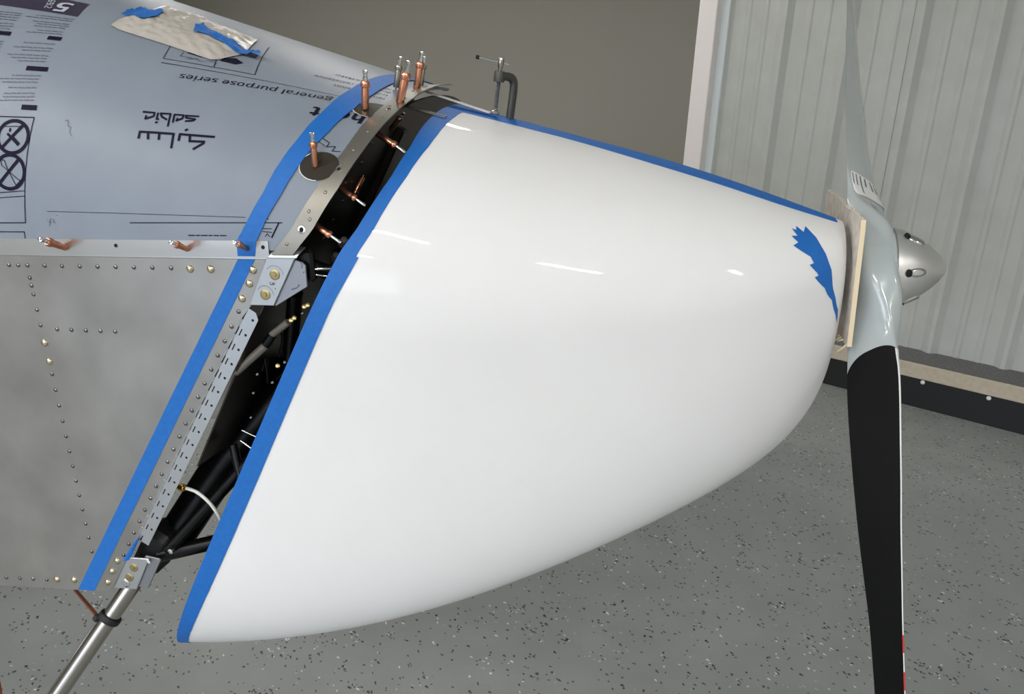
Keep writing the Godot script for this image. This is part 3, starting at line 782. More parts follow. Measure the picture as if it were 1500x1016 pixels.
# ------------------------------------------------------------------ engine bay
func build_engine_bay():
	var t = thing("engine_mount", "glossy black welded tube engine mount in the gap ahead of the fuselage", "engine mount", "", Vector3(-0.24, -0.43, -0.04))
	var defs = [["socket_tube", [Vector3(-0.247, -0.425, -0.055), Vector3(-0.174, -0.318, -0.092), Vector3(-0.064, -0.185, -0.145)], [0.026, 0.027, 0.027]],
		["brace_tube", [Vector3(-0.228, -0.415, -0.022), Vector3(-0.117, -0.300, -0.045), Vector3(0.0, -0.18, -0.07)], 0.0085],
		["brace_tube", [Vector3(-0.243, -0.424, -0.02), Vector3(-0.153, -0.412, -0.06), Vector3(0.05, -0.385, -0.15)], 0.0105],
		["brace_tube", [Vector3(-0.122, -0.262, -0.05), Vector3(-0.104, -0.33, -0.035)], 0.006],
		["socket_tube", [Vector3(-0.238, -0.425, -0.565), Vector3(-0.06, -0.185, -0.475)], 0.027],
		["brace_tube", [Vector3(-0.243, -0.424, -0.6), Vector3(0.05, -0.385, -0.47)], 0.0105],
		["brace_tube", [Vector3(0.02, -0.02, -0.05), Vector3(0.2, -0.12, -0.15)], 0.0095],
		["brace_tube", [Vector3(0.0, -0.05, -0.04), Vector3(-0.06, -0.2, -0.1), Vector3(-0.1, -0.30, -0.075)], 0.0095]]
	for d in defs:
		var s = st0(); tube(s, d[1], d[2], 14); part(t, d[0], s, M.black)
	var s = st0(); cbox(s, Transform3D(Basis(Vector3(0.84, -0.54, 0).normalized(), Vector3(0.54, 0.84, 0).normalized(), Vector3(0, 0, 1)), Vector3(-0.254, -0.420, -0.036)), Vector3(0.040, 0.075, 0.044), 0.008); part(t, "corner_fitting", s, M.black_matt)
	s = st0(); lathe(s, [[0.0, 0.0], [0.004, 0.0], [0.004, 0.004], [0.0, 0.005]], 8, Transform3D(Basis(Vector3.RIGHT, PI / 2), Vector3(-0.214, -0.408, -0.012))); part(t, "bolt_head", s, M.chrome)
	s = st0(); cbox(s, Transform3D(Basis.IDENTITY, Vector3(0.034, -0.010, -0.010)), Vector3(0.022, 0.036, 0.010), 0.003); part(t, "corner_pad", s, M.black)
	# engine: crankcase with finned cylinders, all black inside the cowl
	var e = thing("engine", "dark engine with fittings, seen in the black gap behind the cowl edge", "engine", "", Vector3(0.25, -0.34, -HW))
	s = st0(); cbox(s, Transform3D(Basis.IDENTITY, Vector3(0.27, -0.13, -HW)), Vector3(0.44, 0.26, 0.22), 0.03); part(e, "crankcase", s, M.engine)
	for k in 4:
		var z = -0.25 if k % 2 == 0 else -0.39; var x = 0.17 + 0.14 * (k / 2)
		s = st0()
		for i in 6:
			var zz = z + (0.02 * i - 0.05)
			lathe(s, [[0.0, 0.0], [0.055, 0.0], [0.055, 0.006], [0.045, 0.007], [0.045, 0.019], [0.0, 0.02]], 20, Transform3D(Basis(Vector3.RIGHT, PI / 2), Vector3(x, -0.12, zz)))
		part(e, "cylinder", s, M.engine)
	s = st0(); cbox(s, Transform3D(Basis.IDENTITY, Vector3(0.03, -0.11, -0.21)), Vector3(0.05, 0.16, 0.16), 0.01); part(e, "accessory_case", s, M.engine)
	s = st0(); lathe(s, [[0.0, 0.0], [0.03, 0.0], [0.034, 0.01], [0.034, 0.09], [0.028, 0.1], [0.0, 0.1]], 18, Transform3D(Basis(Vector3.RIGHT, PI / 2), Vector3(0.03, -0.2, -0.19))); part(e, "oil_filter", s, M.engine)
	s = st0(); lathe(s, [[0.065, 0.0], [0.065, 0.04], [0.02, 0.05], [0.02, 0.13], [0.0, 0.13]], 20, Transform3D(basis_to(Vector3.RIGHT), Vector3(0.51, -0.066, -HW))); part(e, "crank_flange", s, M.engine)
	s = st0(); tube(s, [Vector3(-0.0745, -0.1435, -0.008), Vector3(-0.035, -0.110, -0.020)], 0.0052, 10); tube(s, [Vector3(-0.027, -0.098, -0.021), Vector3(-0.003, -0.081, -0.021)], 0.0045, 10); part(e, "grey_pipe", s, M.tube_grey)
	s = st0(); tube(s, [Vector3(-0.036, -0.111, -0.020), Vector3(-0.026, -0.0975, -0.021)], 0.0056, 10); part(e, "pipe_sleeve", s, M.black)
	for p in [Vector3(0.002, -0.079, -0.02), Vector3(0.0065, -0.076, -0.02), Vector3(0.021, -0.062, -0.02), Vector3(0.0255, -0.060, -0.02), Vector3(-0.023, -0.137, -0.02)]:
		s = st0(); lathe(s, [[0.0, 0.0], [0.0028, 0.0], [0.0028, 0.004], [0.0, 0.0048]], 6, Transform3D(basis_to(Vector3(0.3, 0.5, 0.8)), p)); part(e, "fitting_nut", s, M.cad)
	for p in [[Vector3(-0.105, -0.240, -0.05), Vector3(-0.078, -0.251, -0.05)], [Vector3(-0.103, -0.250, -0.04), Vector3(-0.080, -0.266, -0.04)]]:
		s = st0(); tube(s, p, 0.0013, 8); part(e, "steel_pin", s, M.chrome)
	for p in [Vector3(-0.061, -0.173, -0.02), Vector3(-0.033, -0.158, -0.02), Vector3(-0.013, -0.131, -0.02), Vector3(-0.076, -0.211, -0.03), Vector3(-0.052, -0.148, -0.02), Vector3(0.012, -0.072, -0.03)]:
		s = st0(); lathe(s, [[0.0, 0.0], [0.0022, 0.0], [0.0022, 0.003], [0.0012, 0.004], [0.0, 0.004]], 6, Transform3D(basis_to(Vector3(0.4, 0.2, 0.8)), p)); part(e, "bolt", s, M.chrome)
	var r = RandomNumberGenerator.new(); r.seed = 3
	for k in 7:
		s = st0(); var a = Vector3(r.randf_range(-0.1, -0.01), r.randf_range(-0.21, -0.12), -0.075 - r.randf() * 0.02)
		var d = Vector3(r.randf_range(-0.02, 0.05), r.randf_range(0.02, 0.06), r.randf_range(-0.02, 0.0))
		tube(s, smooth([a, a + d * 0.5 + Vector3(0.01, 0.0, 0.006), a + d], 4), 0.003, 8); part(e, "hose", s, M.black)
	s = st0(); tube(s, smooth([Vector3(0.022, -0.023, -0.012), Vector3(0.036, -0.016, -0.010), Vector3(0.055, -0.014, -0.014), Vector3(0.09, -0.02, -0.03)], 5), 0.0016, 8); tube(s, smooth([Vector3(0.028, -0.019, -0.014), Vector3(0.046, -0.021, -0.012), Vector3(0.08, -0.03, -0.03)], 5), 0.0013, 8); part(e, "bare_wire", s, M.chrome)
	for p in [Vector3(0.045, 0.0, -0.085), Vector3(0.030, -0.020, -0.09), Vector3(0.020, -0.036, -0.085)]:
		s = st0(); lathe(s, [[0.0, 0.0], [0.005, 0.0], [0.005, 0.012], [0.0035, 0.014], [0.0, 0.015]], 10, Transform3D(basis_to(Vector3(0.5, 0.5, 0.5)), p)); part(e, "connector", s, M.tube_grey)
	# white vent hose on its brass fitting
	var h = thing("vent_hose", "thin translucent white hose with a brass nut, curling out past the hinge", "hose", "", Vector3(-0.15, -0.4, -0.01))
	s = st0(); tube(s, smooth([Vector3(-0.182, -0.3115, -0.014), Vector3(-0.171, -0.3105, -0.011), Vector3(-0.156, -0.315, -0.010), Vector3(-0.141, -0.329, -0.010), Vector3(-0.134, -0.352, -0.015), Vector3(-0.143, -0.38, -0.03), Vector3(-0.17, -0.40, -0.05)], 6), 0.0023, 10); part(h, "hose", s, M.hose)
	var d = Vector3(1, 0.08, 0.3)
	s = st0(); lathe(s, [[0.0, -0.012], [0.0022, -0.012], [0.0022, -0.003], [0.0046, -0.003], [0.0046, 0.006], [0.0036, 0.007], [0.0036, 0.011], [0.0, 0.011]], 6, Transform3D(basis_to(d), Vector3(-0.1835, -0.3115, -0.0145))); part(h, "brass_nut", s, M.brass)

# ------------------------------------------------------------------ cowl
func cowl_p(S: float, F: float) -> Vector3:
	var e = pow(clampf(1 - pow(S, 1.5257), 0, 1), 1 / 1.35)
	var hw = 0.062 + (HW - 0.062) * e
	var eb = pow(clampf(1 - pow(S, 1.1), 0, 1), 1 / 2.6448)
	var yb = -0.128 + (-0.6274 + 0.128) * eb - 0.016 * sin(TAU * S) + 0.0011 * sin(3 * PI * S)
	var yt = 0.1559 + (-0.004 - 0.1559) * S - 4 * 0.0105 * S * (S - 1) - 0.0027 * sin(TAU * S)
	var ym = -0.09 * (1 - S) - 0.066 * S - 0.0999 * S * (1 - S)
	var up = F >= 0.0
	var n = (2.3 * (1 - S) + 2.0 * S) if up else (6.2396 * (1 - S) + 2.2 * S)
	var cz = pow(absf(cos(F)), 2 / n); var sy = signf(F) * pow(absf(sin(F)), 2 / n)
	var y = ym + ((yt - ym) if up else (ym - yb)) * sy
	var xe = table([-0.65, 0.007, 0.029, 0.081, 0.112, 0.145, 0.165], [-0.2951, 0.0763, 0.0926, 0.1214, 0.1322, 0.1346, 0.1358], y)
	return Vector3(0.080 + 0.570 * S + (xe - 0.080) * pow(1 - S, 0.9673), y, -HW + hw * cz)

func cowl_up(off: float) -> Callable:
	return func(S, F):
		var a = clampf(S, 0.0, 0.997)
		var du = cowl_p(a + 0.002, F) - cowl_p(maxf(a - 0.002, 0.0), F)
		var dv = cowl_p(a, minf(F + 0.01, 1.5707)) - cowl_p(a, maxf(F - 0.01, -1.5707))
		return cowl_p(S, F) + (du as Vector3).cross(dv).normalized() * off

func build_cowl():
	var t = thing("engine_cowl", "large smooth white fibreglass engine cowl half, gel-coated and glossy", "engine cowl", "", Vector3(0.2, -0.62, -0.15))
	var us := []
	for i in 81: us.append(sin(PI / 2 * i / 80.0))
	var vs := []
	for i in 161:
		var k = -1.0 + i / 80.0
		vs.append(PI / 2 * (k * 0.75 + 0.25 * k * k * k))
	var s = st0(); shell(s, cowl_p, us, vs, 0.0, 0.003, 1); part(t, "outer_skin", s, M.cowl)
	var us2 := []; var vs2 := []
	for i in range(0, 81, 2): us2.append(us[i])
	for i in range(0, 161, 2): vs2.append(vs[i])
	s = st0(); shell(s, cowl_p, us2, vs2, -0.0002, 0.003, 2); part(t, "lining", s, M.cowl_in)
	# white joint flange along the top edge
	s = st0()
	var g = cowl_up(0.0)
	shell(s, func(u, w): var p = cowl_p(u, 1.5707); return p + Vector3(0, -0.022 * w, -0.0005), lin(0.0, 0.97, 40), lin(0, 1, 2), 0.001, 0.001); part(t, "joint_flange", s, M.cowl)

# ------------------------------------------------------------------ propeller
const HUB := Vector3(0.690, -0.066, -0.31)
var prop_r := [0.0, 0.035, 0.06, 0.10, 0.13, 0.16, 0.20, 0.25, 0.30, 0.35, 0.40, 0.45, 0.52, 0.60, 0.68, 0.74, 0.765, 0.775]
var prop_c := [0.112, 0.108, 0.092, 0.068, 0.074, 0.0815, 0.084, 0.082, 0.0795, 0.073, 0.066, 0.058, 0.053, 0.049, 0.044, 0.036, 0.022, 0.006]
var prop_b := [0.0, 0.06, 0.32, 0.735, 0.653, 0.597, 0.550, 0.510, 0.466, 0.440, 0.412, 0.39, 0.36, 0.33, 0.30, 0.28, 0.27, 0.27]
var prop_t := [0.052, 0.052, 0.046, 0.036, 0.027, 0.021, 0.0165, 0.014, 0.012, 0.0105, 0.009, 0.008, 0.007, 0.006, 0.005, 0.004, 0.003, 0.002]
var prop_o := [0.0, 0.0, 0.001, 0.004, 0.006, 0.006, 0.0065, 0.007, 0.007, 0.007, 0.006, 0.005, 0.005, 0.005, 0.005, 0.005, 0.005, 0.005]

func spl(xs: Array, ys: Array, x: float) -> float:
	var i = 0
	while i < xs.size() - 2 and x > xs[i + 1]: i += 1
	var h = xs[i + 1] - xs[i]; var f = clampf((x - xs[i]) / h, 0, 1)
	var d0 = (ys[i + 1] - ys[max(i - 1, 0)]) / (xs[i + 1] - xs[max(i - 1, 0)]) * h
	var d1 = (ys[min(i + 2, ys.size() - 1)] - ys[i]) / (xs[min(i + 2, ys.size() - 1)] - xs[i]) * h
	return (2 * f * f * f - 3 * f * f + 1) * ys[i] + (f * f * f - 2 * f * f + f) * d0 + (-2 * f * f * f + 3 * f * f) * ys[i + 1] + (f * f * f - f * f) * d1

# a: section angle, 0 leading edge, PI/2 front face, PI trailing edge, 3PI/2 aft face. sgn +1 the lower blade, -1 the upper
func blade_p(sgn: float, r: float, a: float, grow := 0.0) -> Vector3:
	var g = deg_to_rad(41.0)
	var rad = Vector3(0, -cos(g), sin(g)) * sgn; var tan = Vector3(0, sin(g), cos(g)) * sgn
	var b = spl(prop_r, prop_b, r); var c = spl(prop_r, prop_c, r) / 2; var th = spl(prop_r, prop_t, r) / 2; var o = spl(prop_r, prop_o, r)
	var cv = Vector3(sin(b), 0, 0) + tan * cos(b)           # towards the leading edge
	var nf = Vector3(cos(b), 0, 0) - tan * sin(b)           # front face
	var k = smoothstep(0.05, 0.16, r)
	var n = lerpf(4.0, 2.0, k)
	var cx = signf(cos(a)) * pow(absf(cos(a)), 2.0 / n); var sy = signf(sin(a)) * pow(absf(sin(a)), 2.0 / n)
	var thick = th * lerpf(1.0, (0.55 + 0.5 * cx if cx > -0.9 else 0.12) * 0.95 + 0.1, k)
	thick = th * lerpf(1.0, clampf(0.62 + 0.45 * cx - 0.1 * cx * cx, 0.1, 1.0), k)
	if sy < 0: thick *= lerpf(1.0, 0.35, k)
	return HUB + rad * r + cv * ((c + grow) * cx) + nf * ((thick + grow) * sy - o)

func build_propeller():
	var t = thing("propeller", "two-bladed propeller, grey in front and matt black behind, with a small silver spinner", "propeller", "", HUB)
	for sgn in [1.0, -1.0]:
		var rs = lin(0.0, 0.14, 14); rs.append_array(lin(0.155, 0.74, 44)); rs.append_array([0.755, 0.765, 0.772, 0.775])
		var angs := []
		for i in 41:
			angs.append(TAU * i / 40.0)
		var s = st0(); shell(s, func(r, a): return blade_p(sgn, r, -a if sgn > 0 else -a), rs, angs, 0.0, 0.0, 1)
		var b = part(t, "blade", s, M.prop_grey)
		# black paint on the aft face, its inner end cut in a curve
		s = st0(); var rsb = lin(0.0, 1.0, 50)
		shell(s, func(u, a):
			var e = (a - 1.06 * PI) / (0.88 * PI)
			var r0 = 0.1285 + 0.014 * (1.0 - e) - 0.012 * sin(e * PI)
			return blade_p(sgn, lerpf(r0, 0.772, u), a, 0.0003), rsb, lin(1.94 * PI, 0.99 * PI, 22), 0.0, 0.0, 1)
		sub(b, "black_face", s, M.prop_black)
		s = st0(); shell(s, func(r, a): return blade_p(sgn, r, -a, 0.0006), lin(0.13, 0.77, 50), lin(-0.10 * PI, 0.075 * PI, 8), 0.0, 0.0, 1); sub(b, "leading_edge", s, M.white)
		for q in [[0.462, 0.480], [0.499, 0.517], [0.536, 0.554]]:
			s = st0(); shell(s, func(r, a): return blade_p(sgn, r, -a, 0.0010), lin(q[0], q[1], 4), lin(-0.11 * PI, 0.10 * PI, 8), 0.0, 0.0, 1); sub(b, "red_band", s, M.red)
		if sgn < 0:
			# the maker's label and the tail of a decal, on the front face
			var ff = func(x, y): return blade_p(-1.0, x, -y, 0.0006)
			var ff2 = func(x, y): return blade_p(-1.0, x, -y, 0.0010)
			s = st0(); decal(s, PackedVector2Array([Vector2(0.098, -2.42), Vector2(0.101, -2.52), Vector2(0.107, -2.58), Vector2(0.132, -2.58), Vector2(0.138, -2.50), Vector2(0.139, -2.40), Vector2(0.139, -0.75), Vector2(0.130, -0.55), Vector2(0.098, -0.50)]), ff, 0.06); sub(b, "label", s, M.white)
			s = st0()
			for k in 7:
				var y = -2.40 + 0.24 * k; var l = [0.020, 0.021, 0.034, 0.015, 0.017, 0.016, 0.014][k]
				decal(s, rect(0.136 - l, y - 0.035, 0.136, y + 0.035), ff2, 0.06)
			sub(b, "label_print", s, M.ink_grey)
			s = st0()
			for q in ["2520 -5200 2600 -7200 2720 -5200", "2720 -5200 2800 -7600 2980 -5400", "2980 -5400 3060 -7000 3200 -5000", "3200 -5000 3320 -6000"]: strokes(s, ints(q), 0.006, ff, 0.1)
			sub(b, "decal_mark", s, M.badge)
	# front boss ring and spinner
	var ax = Transform3D(Basis(Vector3(0, 0, 1), Vector3(1, 0, 0), Vector3(0, 1, 0)), HUB)
	var s = st0(); lathe(s, [[0.0, -0.024], [0.047, -0.024], [0.0525, -0.018], [0.0545, 0.0], [0.0545, 0.0195], [0.053, 0.0215], [0.0, 0.0215]], 48, ax); part(t, "hub_boss", s, M.prop_grey)
	s = st0(); lathe(s, [[0.0, 0.0216], [0.0535, 0.0216], [0.0535, 0.0235], [0.0, 0.0236]], 48, ax); part(t, "spinner_backplate", s, M.chrome)
	s = st0(); lathe(s, [[0.053, 0.0236], [0.0522, 0.029], [0.0495, 0.038], [0.0445, 0.0485], [0.037, 0.061], [0.028, 0.073], [0.018, 0.083], [0.008, 0.0905], [0.002, 0.0932], [0.0, 0.0935]], 48, ax)
	var sp = part(t, "spinner", s, M.spinner)
	for k in 6:
		var a = TAU * (k + 0.08) / 6.0
		var e = Vector3(0, sin(a), cos(a))
		var tilt = Vector3(0.93, 0, 0) - e * 0.42; tilt = tilt.normalized()
		var nn = (Vector3(0.42, 0, 0) + e * 0.93).normalized()
		var c = HUB + Vector3(0.047, 0, 0) + e * 0.0455
		s = st0(); lathe(s, [[0.0, -0.006], [0.9, -0.0045], [1.0, -0.001], [0.85, 0.0012], [0.5, 0.0016], [0.0, 0.0017]], 18, Transform3D(Basis(tilt * 0.0145, nn, tilt.cross(nn) * 0.0062), c)); sub(sp, "bolt_scoop", s, M.chrome)
		s = st0(); lathe(s, [[1.0, -0.001], [0.9, 0.0018], [0.0, 0.0021]], 14, Transform3D(Basis(tilt * 0.0040, nn, tilt.cross(nn) * 0.0052), c - tilt * 0.0118 + nn * 0.0006)); sub(sp, "bolt_hole", s, M.dark)
	# plywood spacer squeezed between cowl and hub
	var pw = thing("plywood_spacer", "square pale plywood spacer with rough edges between the cowl nose and the propeller", "spacer board", "", Vector3(0.658, -0.16, -0.36))
	s = st0()
	var pl = PackedVector2Array([Vector2(0.232, -0.150), Vector2(0.235, 0.0), Vector2(0.228, 0.0095), Vector2(0.30, 0.0115), Vector2(0.315, 0.0100), Vector2(0.40, 0.0145), Vector2(0.505, 0.013), Vector2(0.51, -0.165), Vector2(0.36, -0.160), Vector2(0.30, -0.158)])
	pl[1] = Vector2(0.2265, 0.0); pl[0] = Vector2(0.2335, -0.153)
	plate(s, pl, Transform3D(Basis(Vector3(0, 0, -1), Vector3.UP, Vector3(1, 0, 0)), Vector3(0.6635, 0, 0)), 0.0058)
	part(pw, "board", s, M.ply)
	s = st0()
	quad(s, Vector3(0.6577, -0.153, -0.2333), Vector3(0.6635, -0.153, -0.2333), Vector3(0.6635, 0.0, -0.2263), Vector3(0.6577, 0.0, -0.2263)); quad(s, Vector3(0.6577, 0.0, -0.2263), Vector3(0.6635, 0.0, -0.2263), Vector3(0.6635, 0.0095, -0.2278), Vector3(0.6577, 0.0095, -0.2278)); part(pw, "sawn_edge", s, M.ply_edge)
	s = st0()
	var r = RandomNumberGenerator.new(); r.seed = 8
	for k in 16:
		var z = -0.23 - 0.27 * k / 16.0; var p = Vector3(0.6605, 0.009, z)
		tube(s, [p, p + Vector3(r.randf_range(-0.003, 0.003), r.randf_range(0.001, 0.0045), r.randf_range(-0.005, 0.003))], [0.0010, 0.0004], 5)
	for k in 6:
		var p = Vector3(0.659, -0.152, -0.24 - 0.012 * k)
		tube(s, [p, p + Vector3(r.randf_range(-0.012, 0.004), r.randf_range(-0.012, -0.004), r.randf_range(-0.006, 0.006))], [0.002, 0.0006], 5)
	part(pw, "splinters", s, M.ply_edge).set_meta("kind", "stuff")

# ------------------------------------------------------------------ landing gear
func build_gear():
	var a = Vector3(-0.262, -0.428, -0.042); var d = Vector3(-0.088, -0.133, 0.07).normalized()
	var floor_y := -1.13
	var b = a + d * ((-1.0 - a.y) / d.y)
	var t = thing("landing_gear_leg", "polished round steel landing gear leg sloping down from the fuselage corner", "landing gear", "", b)
	var s = st0(); tube(s, [a, a.lerp(b, 0.5), b], [0.0122, 0.0118, 0.0108], 24); part(t, "leg_tube", s, M.steel)
	s = st0(); tube(s, [b + Vector3(0, 0, -0.02), b + Vector3(0.0, 0.0, 0.11)], 0.014, 16); part(t, "axle", s, M.steel)
	var w = thing("main_wheel", "black-tyred main wheel under the fuselage", "wheel", "", b + Vector3(0, 0, 0.07))
	var ax = Transform3D(Basis(Vector3.RIGHT, PI / 2), b + Vector3(0, 0, 0.07))
	var lo = (AIR * (b + Vector3(0, 0, 0.07))).y
	var rt = lo - 0.002
	s = st0(); lathe(s, [[rt * 0.45, -0.035], [rt * 0.7, -0.05], [rt * 0.9, -0.045], [rt, -0.02], [rt, 0.02], [rt * 0.9, 0.045], [rt * 0.7, 0.05], [rt * 0.45, 0.035]], 40, ax); part(w, "tyre", s, M.rubber)
	s = st0(); lathe(s, [[0.016, -0.034], [rt * 0.46, -0.034], [rt * 0.46, 0.034], [0.016, 0.034]], 32, ax); part(w, "wheel_hub", s, M.alu_bright)
	# brake line, held to the leg by a cable tie
	var q = a + d * 0.118
	var bt = thing("brake_line", "thin copper-coloured brake line from the belly to the gear leg", "brake line", "", Vector3(-0.44, -0.56, -0.06))
	s = st0(); tube(s, [Vector3(-0.66, -0.575, -0.25), Vector3(-0.475, -0.562, -0.095), q + Vector3(-0.018, -0.004, 0.0)], 0.0030, 10); part(bt, "line", s, M.brake)
	s = st0(); tube(s, smooth([q + Vector3(-0.018, -0.004, 0.0), a + d * 0.16 + Vector3(-0.0155, -0.002, 0.004), a + d * 0.26 + Vector3(-0.0145, -0.002, 0.004), a + d * 0.40 + Vector3(-0.0145, 0.0, 0.004), a + d * 0.66 + Vector3(-0.012, 0, 0.004)], 6), 0.0021, 10); part(bt, "lower_run", s, M.steel)
	s = st0(); tube(s, smooth([Vector3(-0.86, -0.50, -0.16), Vector3(-0.70, -0.565, -0.06), Vector3(-0.58, -0.602, 0.01), Vector3(-0.497, -0.634, 0.05), a + d * 0.40 + Vector3(-0.0145, 0.004, 0.006), a + d * 0.62 + Vector3(-0.0135, 0, 0.004)], 8), 0.003, 10); single("cable", s, M.brake, "orange-brown cable crossing the lower left corner towards the gear leg", "cable")
	var z = thing("cable_tie", "black tie wrapped round the steel gear leg, holding the brake line", "cable tie", "", q)
	s = st0(); lathe(s, [[0.0122, -0.004], [0.0155, -0.004], [0.016, 0.0], [0.0155, 0.004], [0.0122, 0.004]], 24, Transform3D(basis_to(d + Vector3(0.05, 0.12, 0.0)), q)); part(z, "strap", s, M.zip)
	s = st0(); cbox(s, Transform3D(basis_to(d), q + Vector3(-0.0155, 0.002, 0.006)), Vector3(0.009, 0.010, 0.010), 0.002); part(z, "tie_head", s, M.zip)

# ------------------------------------------------------------------ masking tape
func wavy(seed_: int, amp: float) -> Callable:
	var n = FastNoiseLite.new(); n.seed = seed_; n.frequency = 18.0
	return func(x): return n.get_noise_1d(x) * amp

func build_tapes():
	# one strip round the fuselage: up the side skin, over the flange and up the windshield
	var L = [Vector2(-0.042, 0.0195), Vector2(-0.0305, 0.0365), Vector2(-0.0086, 0.0731), Vector2(0.0197, 0.1412), Vector2(0.0340, 0.1947), Vector2(0.0430, 0.2579), Vector2(0.0465, 0.3218), Vector2(0.047, 0.42), Vector2(0.046, 0.52)]
	var Rr = [Vector2(-0.0175, 0.0195), Vector2(-0.0030, 0.0449), Vector2(0.0125, 0.0699), Vector2(0.0325, 0.1130), Vector2(0.0510, 0.1560), Vector2(0.0640, 0.2058), Vector2(0.0700, 0.2540), Vector2(0.072, 0.36), Vector2(0.071, 0.52)]
	var nz = wavy(3, 0.0006)
	var f = func(u, v):
		if v < 0.0:          # on the flat skin, v runs down to -1
			var k = -v
			var a = Vector2(-0.043, 0.0).lerp(Vector2(-0.370, -0.4812), k); var b = Vector2(-0.0215, 0.0).lerp(Vector2(-0.343, -0.4802), k)
			var p = a.lerp(b, u); return Vector3(p.x + nz.call(v * 3.0), p.y, 0.0004)
		if v < 1.0:
			var a = lerpf(-0.043, -0.042, v); var b = lerpf(-0.0215, -0.0175, v)
			return ws_up(lerpf(0.0006, 0.0020, minf(1.0, v * 6))).call(lerpf(a, b, u), 0.0195 * v)
		var k = v - 1.0
		var i = clampi(int(k), 0, 7); var q = k - i
		var a = (L[i] as Vector2).lerp(L[i + 1], q); var b = (Rr[i] as Vector2).lerp(Rr[i + 1], q)
		var p = a.lerp(b, u)
		return ws_up(0.0020 if k < 0.06 else 0.0014).call(p.x + nz.call(v * 0.4), p.y)
	var vs = lin(-1.0, -0.02, 24); vs.append_array([0.0, 0.15, 0.5, 0.98]); vs.append_array(lin(1.0, 8.98, 64))
	var s = st0(); shell(s, f, lin(0, 1, 4), vs, 0.00015, 0.0003)
	single("masking_tape", s, M.tape, "long blue masking tape strip round the fuselage, crossing side skin and windshield", "masking tape", "blue masking tape strips")
	# cowl, aft edge: two strips that lap at the shoulder
	var xs = [-1.3, -0.868, -0.145, 0.1, 0.35, 0.56, 0.8, 1.05, 1.29, 1.57]; var ws_ = [0.017, 0.0190, 0.036, 0.038, 0.037, 0.033, 0.033, 0.041, 0.045, 0.047]
	var nz2 = wavy(9, 0.0007)
	s = st0(); shell(s, func(u, F): return cowl_up(0.0004).call(maxf(-0.001, u * (spl(xs, ws_, F) + nz2.call(F * 0.6))), F), lin(0, 1, 5), lin(0.27, 1.5707, 60), 0.0002, 0.0003)
	single("masking_tape", s, M.tape, "blue masking tape strip curving over the top aft edge of the white cowl", "masking tape", "blue masking tape strips")
	s = st0(); shell(s, func(u, F):
		var k = 1.0 + 0.14 * smoothstep(0.1, 0.33, F)
		return cowl_up(0.0008).call(maxf(-0.002, u * (spl(xs, ws_, F) * k + nz2.call(F * 0.8 + 5.0))), F), lin(0, 1, 5), lin(-1.12, 0.335, 70), 0.0002, 0.0003)
	single("masking_tape", s, M.tape, "straight blue masking tape strip down the side aft edge of the white cowl", "masking tape", "blue masking tape strips")
	# along the top joint of the cowl
	s = st0(); shell(s, func(S, w):
		var lo = spl([0.0, 0.051, 0.191, 0.368, 0.547, 0.718, 0.864, 0.985], [1.40, 1.403, 1.413, 1.405, 1.353, 1.315, 1.28, 1.30], S)
		return cowl_up(0.0004).call(S, lerpf(lo, 1.5695, w)), lin(0.001, 0.985, 60), lin(0, 1, 4), 0.0002, 0.0003)
	single("masking_tape", s, M.tape, "narrow blue masking tape strip along the top joint of the white cowl", "masking tape", "blue masking tape strips")
	# torn piece at the nose
	var leaf = ints("9068 9609 9294 7964 9502 5360 9644 2615 9697 -6 9790 -719 9891 -2103 9909 -3474 9848 -2202 9721 -739 9523 49 9294 2056 9371 2181 9345 2562 9165 3902 9257 4045 9177 5005 8800 6468 8905 6923 8754 7723 8888 7831 8762 8810 8859 8674 8862 9334 9022 8539")
	var scaled = PackedVector2Array()
	for p in leaf: scaled.append(Vector2(p.x * 10.0, p.y))
	s = st0(); decal(s, scaled, func(x, y): return cowl_up(0.0006).call(x / 10.0, y), 0.06)
	single("masking_tape", s, M.tape, "torn ragged-edged piece of blue masking tape on the cowl nose beside the plywood", "masking tape", "blue masking tape strips")
	# folded scrap at the lower corner of the hinge
	s = st0(); shell(s, func(u, v): var a = Vector3(-0.2475, -0.383, 0.0030).lerp(Vector3(-0.2700, -0.419, 0.0036), v); return a + Vector3(-lerpf(0.006, 0.012, v) * u, -0.003 * u, 0.0022 * sin(u * 3.0)), lin(1, 0, 4), lin(0, 1, 8).map(func(k): return 1.0 - k), 0.0002, 0.0003)
	single("masking_tape", s, M.tape, "small scrap of blue masking tape between the hinge end and the lower bracket", "masking tape", "blue masking tape strips")

